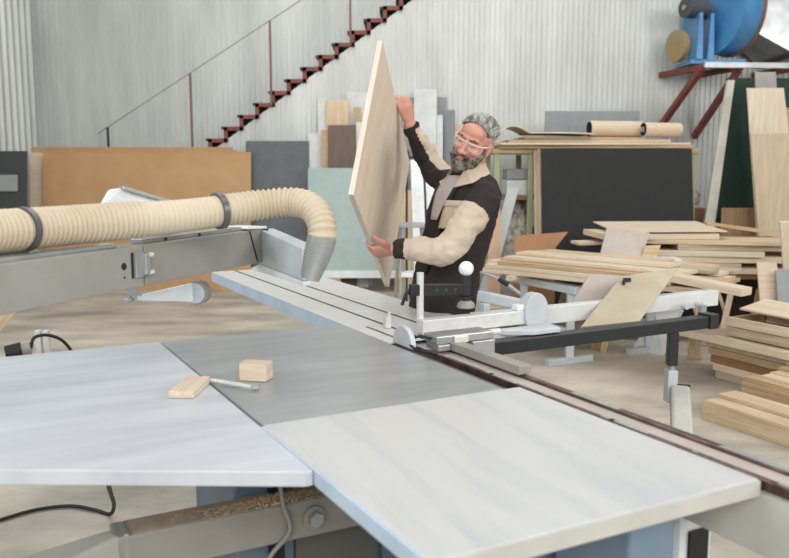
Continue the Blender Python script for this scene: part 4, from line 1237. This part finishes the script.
for v, n_ in zip(jk.v, jk.n):
    best_ = min(seg(v, *ab)[1].length for ab in ((shR, elR), (elR, wrR), (shL, elL), (elL, wrL)))
    amp = .009 if best_ < .1 else .005
    v += n_ * amp * (noise.noise(V((v.x * 14, v.y * 14, v.z * 26))) + .6 * noise.noise(V((v.x * 30, v.y * 30, v.z * 48))))
dark, beige = 0, 1
mi = []
for f_ in jk.f:
    c = sum((jk.v[i] for i in f_), V()) / len(f_)
    m_ = dark
    t1, d1 = seg(c, shR, elR); t2, d2 = seg(c, elR, wrR); t3, d3 = seg(c, shL, elL); t4, d4 = seg(c, elL, wrL)
    dm = min(d1.length, d2.length, d3.length, d4.length)
    if dm < .11:
        if dm in (d3.length, d4.length):
            if dm == d3.length: m_ = beige if t3 > .27 else dark
            else: m_ = beige if t4 < .74 else dark
        else:
            d_ = d1 if dm == d1.length else d2
            t_ = t1 if dm == d1.length else t2
            m_ = beige if (d_.x * .8 + d_.z * .6 > .004 and not (dm == d2.length and t_ > .86)) else dark
            if dm == d1.length and t_ < .1: m_ = dark
    mi.append(m_)
jk.mi = mi
jk.build('jacket', [jacket_dk, jacket_bg], man, smooth=True)


# patches on the jacket front, laid on the chest's surface
def onchest(ang, z_, off=.006):
    """point on the torso at angle ang from the facing direction (towards his left positive)"""
    for i in range(len(JT) - 1):
        c0_, a0_, b0_ = JT[i]; c1_, a1_, b1_ = JT[i + 1]
        if c0_.z <= z_ <= c1_.z:
            t = (z_ - c0_.z) / (c1_.z - c0_.z); c = c0_.lerp(c1_, t); a = a0_ + (a1_ - a0_) * t; b = b0_ + (b1_ - b0_) * t
            cs_, sn = math.cos(ang), math.sin(ang)
            cs_ = math.copysign(abs(cs_) ** (2 / 2.3), cs_); sn = math.copysign(abs(sn) ** (2 / 2.3), sn)
            return c + Fd * ((a + off) * cs_) + Ld * ((b + off) * sn)


def patch(name, m, fa, za, zb3, n=10, k=6, off=.008, th=.004, **kw):
    top = []
    for i in range(n + 1):
        z_ = za + (zb3 - za) * i / n; a0_, a1_ = fa(i / n)
        top.append([onchest(a0_ + (a1_ - a0_) * j / k, z_, off + th) for j in range(k + 1)])
    vs = [p for r in top for p in r]; mb = MB()
    mb.add(vs, [(i * (k + 1) + j, i * (k + 1) + j + 1, (i + 1) * (k + 1) + j + 1, (i + 1) * (k + 1) + j) for i in range(n) for j in range(k)])
    o = mb.build(name, m, man, smooth=True, **kw)
    sd = o.modifiers.new('thick', 'SOLIDIFY'); sd.thickness = th * 2; sd.offset = 0
    return o


zn = JT[-3][0].z
patch('tshirt_front', tshirt_m, lambda t: (-.10 - .25 * t, .06 + .22 * t), 1.30, zn + .02, off=.006)
patch('chest_pocket', jacket_bg, lambda t: (.20, .84), 1.265, 1.375, off=.010)
patch('pocket_flap', jacket_bg, lambda t: (.18, .86), 1.365, 1.392, n=3, off=.016)
patch('zip_placket', jacket_dk, lambda t: (.07 + .20 * t, .16 + .2 * t), 1.05, zn, off=.009)
# collar wings
def wing(s):
    nb = P(470.5, 171, Y=3.92); F, L = Fd, Ld
    a_ = nb + L * (s * .075) - F * .03 + ZD * .03
    b_ = nb + L * (s * .055) + F * .065 + ZD * .012
    c_ = nb + L * (s * .05) + F * .125 - ZD * .075
    d_ = nb + L * (s * .125) + F * .085 - ZD * .055
    e2 = nb + L * (s * .125) - F * .02 - ZD * .012
    o_ = V((0, 0, .006)) + F * .006
    return MB().prism([a_, b_, c_, d_, e2], o_).build('collar', jacket_bg, man, bevel=.003)


wing(1); wing(-1)
nb = P(470.5, 171, Y=3.92)
MB().rings([oval(nb + ZD * z_, a, b, Fd, Ld, tilt=-.02) for z_, a, b in ((-.03, .074, .085), (.01, .066, .076), (.022, .064, .074), (.022, .059, .069), (-.02, .056, .066))], cap=False).build('collar', jacket_bg, man, smooth=True)
# trousers
tr = MB()
tr.rings([oval(pel + ZD * z_, a, b, FP, LP) for z_, a, b in ((-.16, .12, .165), (-.08, .137, .18), (0, .137, .18), (.06, .13, .172))])
for h_, f_ in ((hipL, ftL), (hipR, ftR)):
    kn = h_.lerp(f_, .5) + FP * .025
    tr.tube(smoothpath([h_ - ZD * .0, h_.lerp(kn, .4), kn, kn.lerp(f_, .4), f_ + ZD * .01], 5), [.105] * 5 + [.1] * 5 + [.085] * 5 + [.078] * 5 + [.072], 18)
tr = remesh(tr, .010, 4, .5)
for v, n_ in zip(tr.v, tr.n): v += n_ * .006 * noise.noise(V((v.x * 12, v.y * 12, v.z * 20)))
tr.build('trousers', trouser_m, man, smooth=True)
for h_, f_ in ((hipL, ftL), (hipR, ftR)):
    sh = MB()
    sh.tube(smoothpath([f_ - FP * .07 - ZD * .02, f_ - ZD * .012, f_ + FP * .1 - ZD * .025, f_ + FP * .2 - ZD * .035], 4), [.046] * 4 + [.052] * 4 + [.048] * 4 + [.032], 14)
    sh.tube([f_ - ZD * .02, f_ + ZD * .05], [.052, .056], 14)
    sh = remesh(sh, .007, 3)
    for v in sh.v: v.z = max(v.z, .004)
    sh.build('shoe', shoe_m, man, smooth=True)
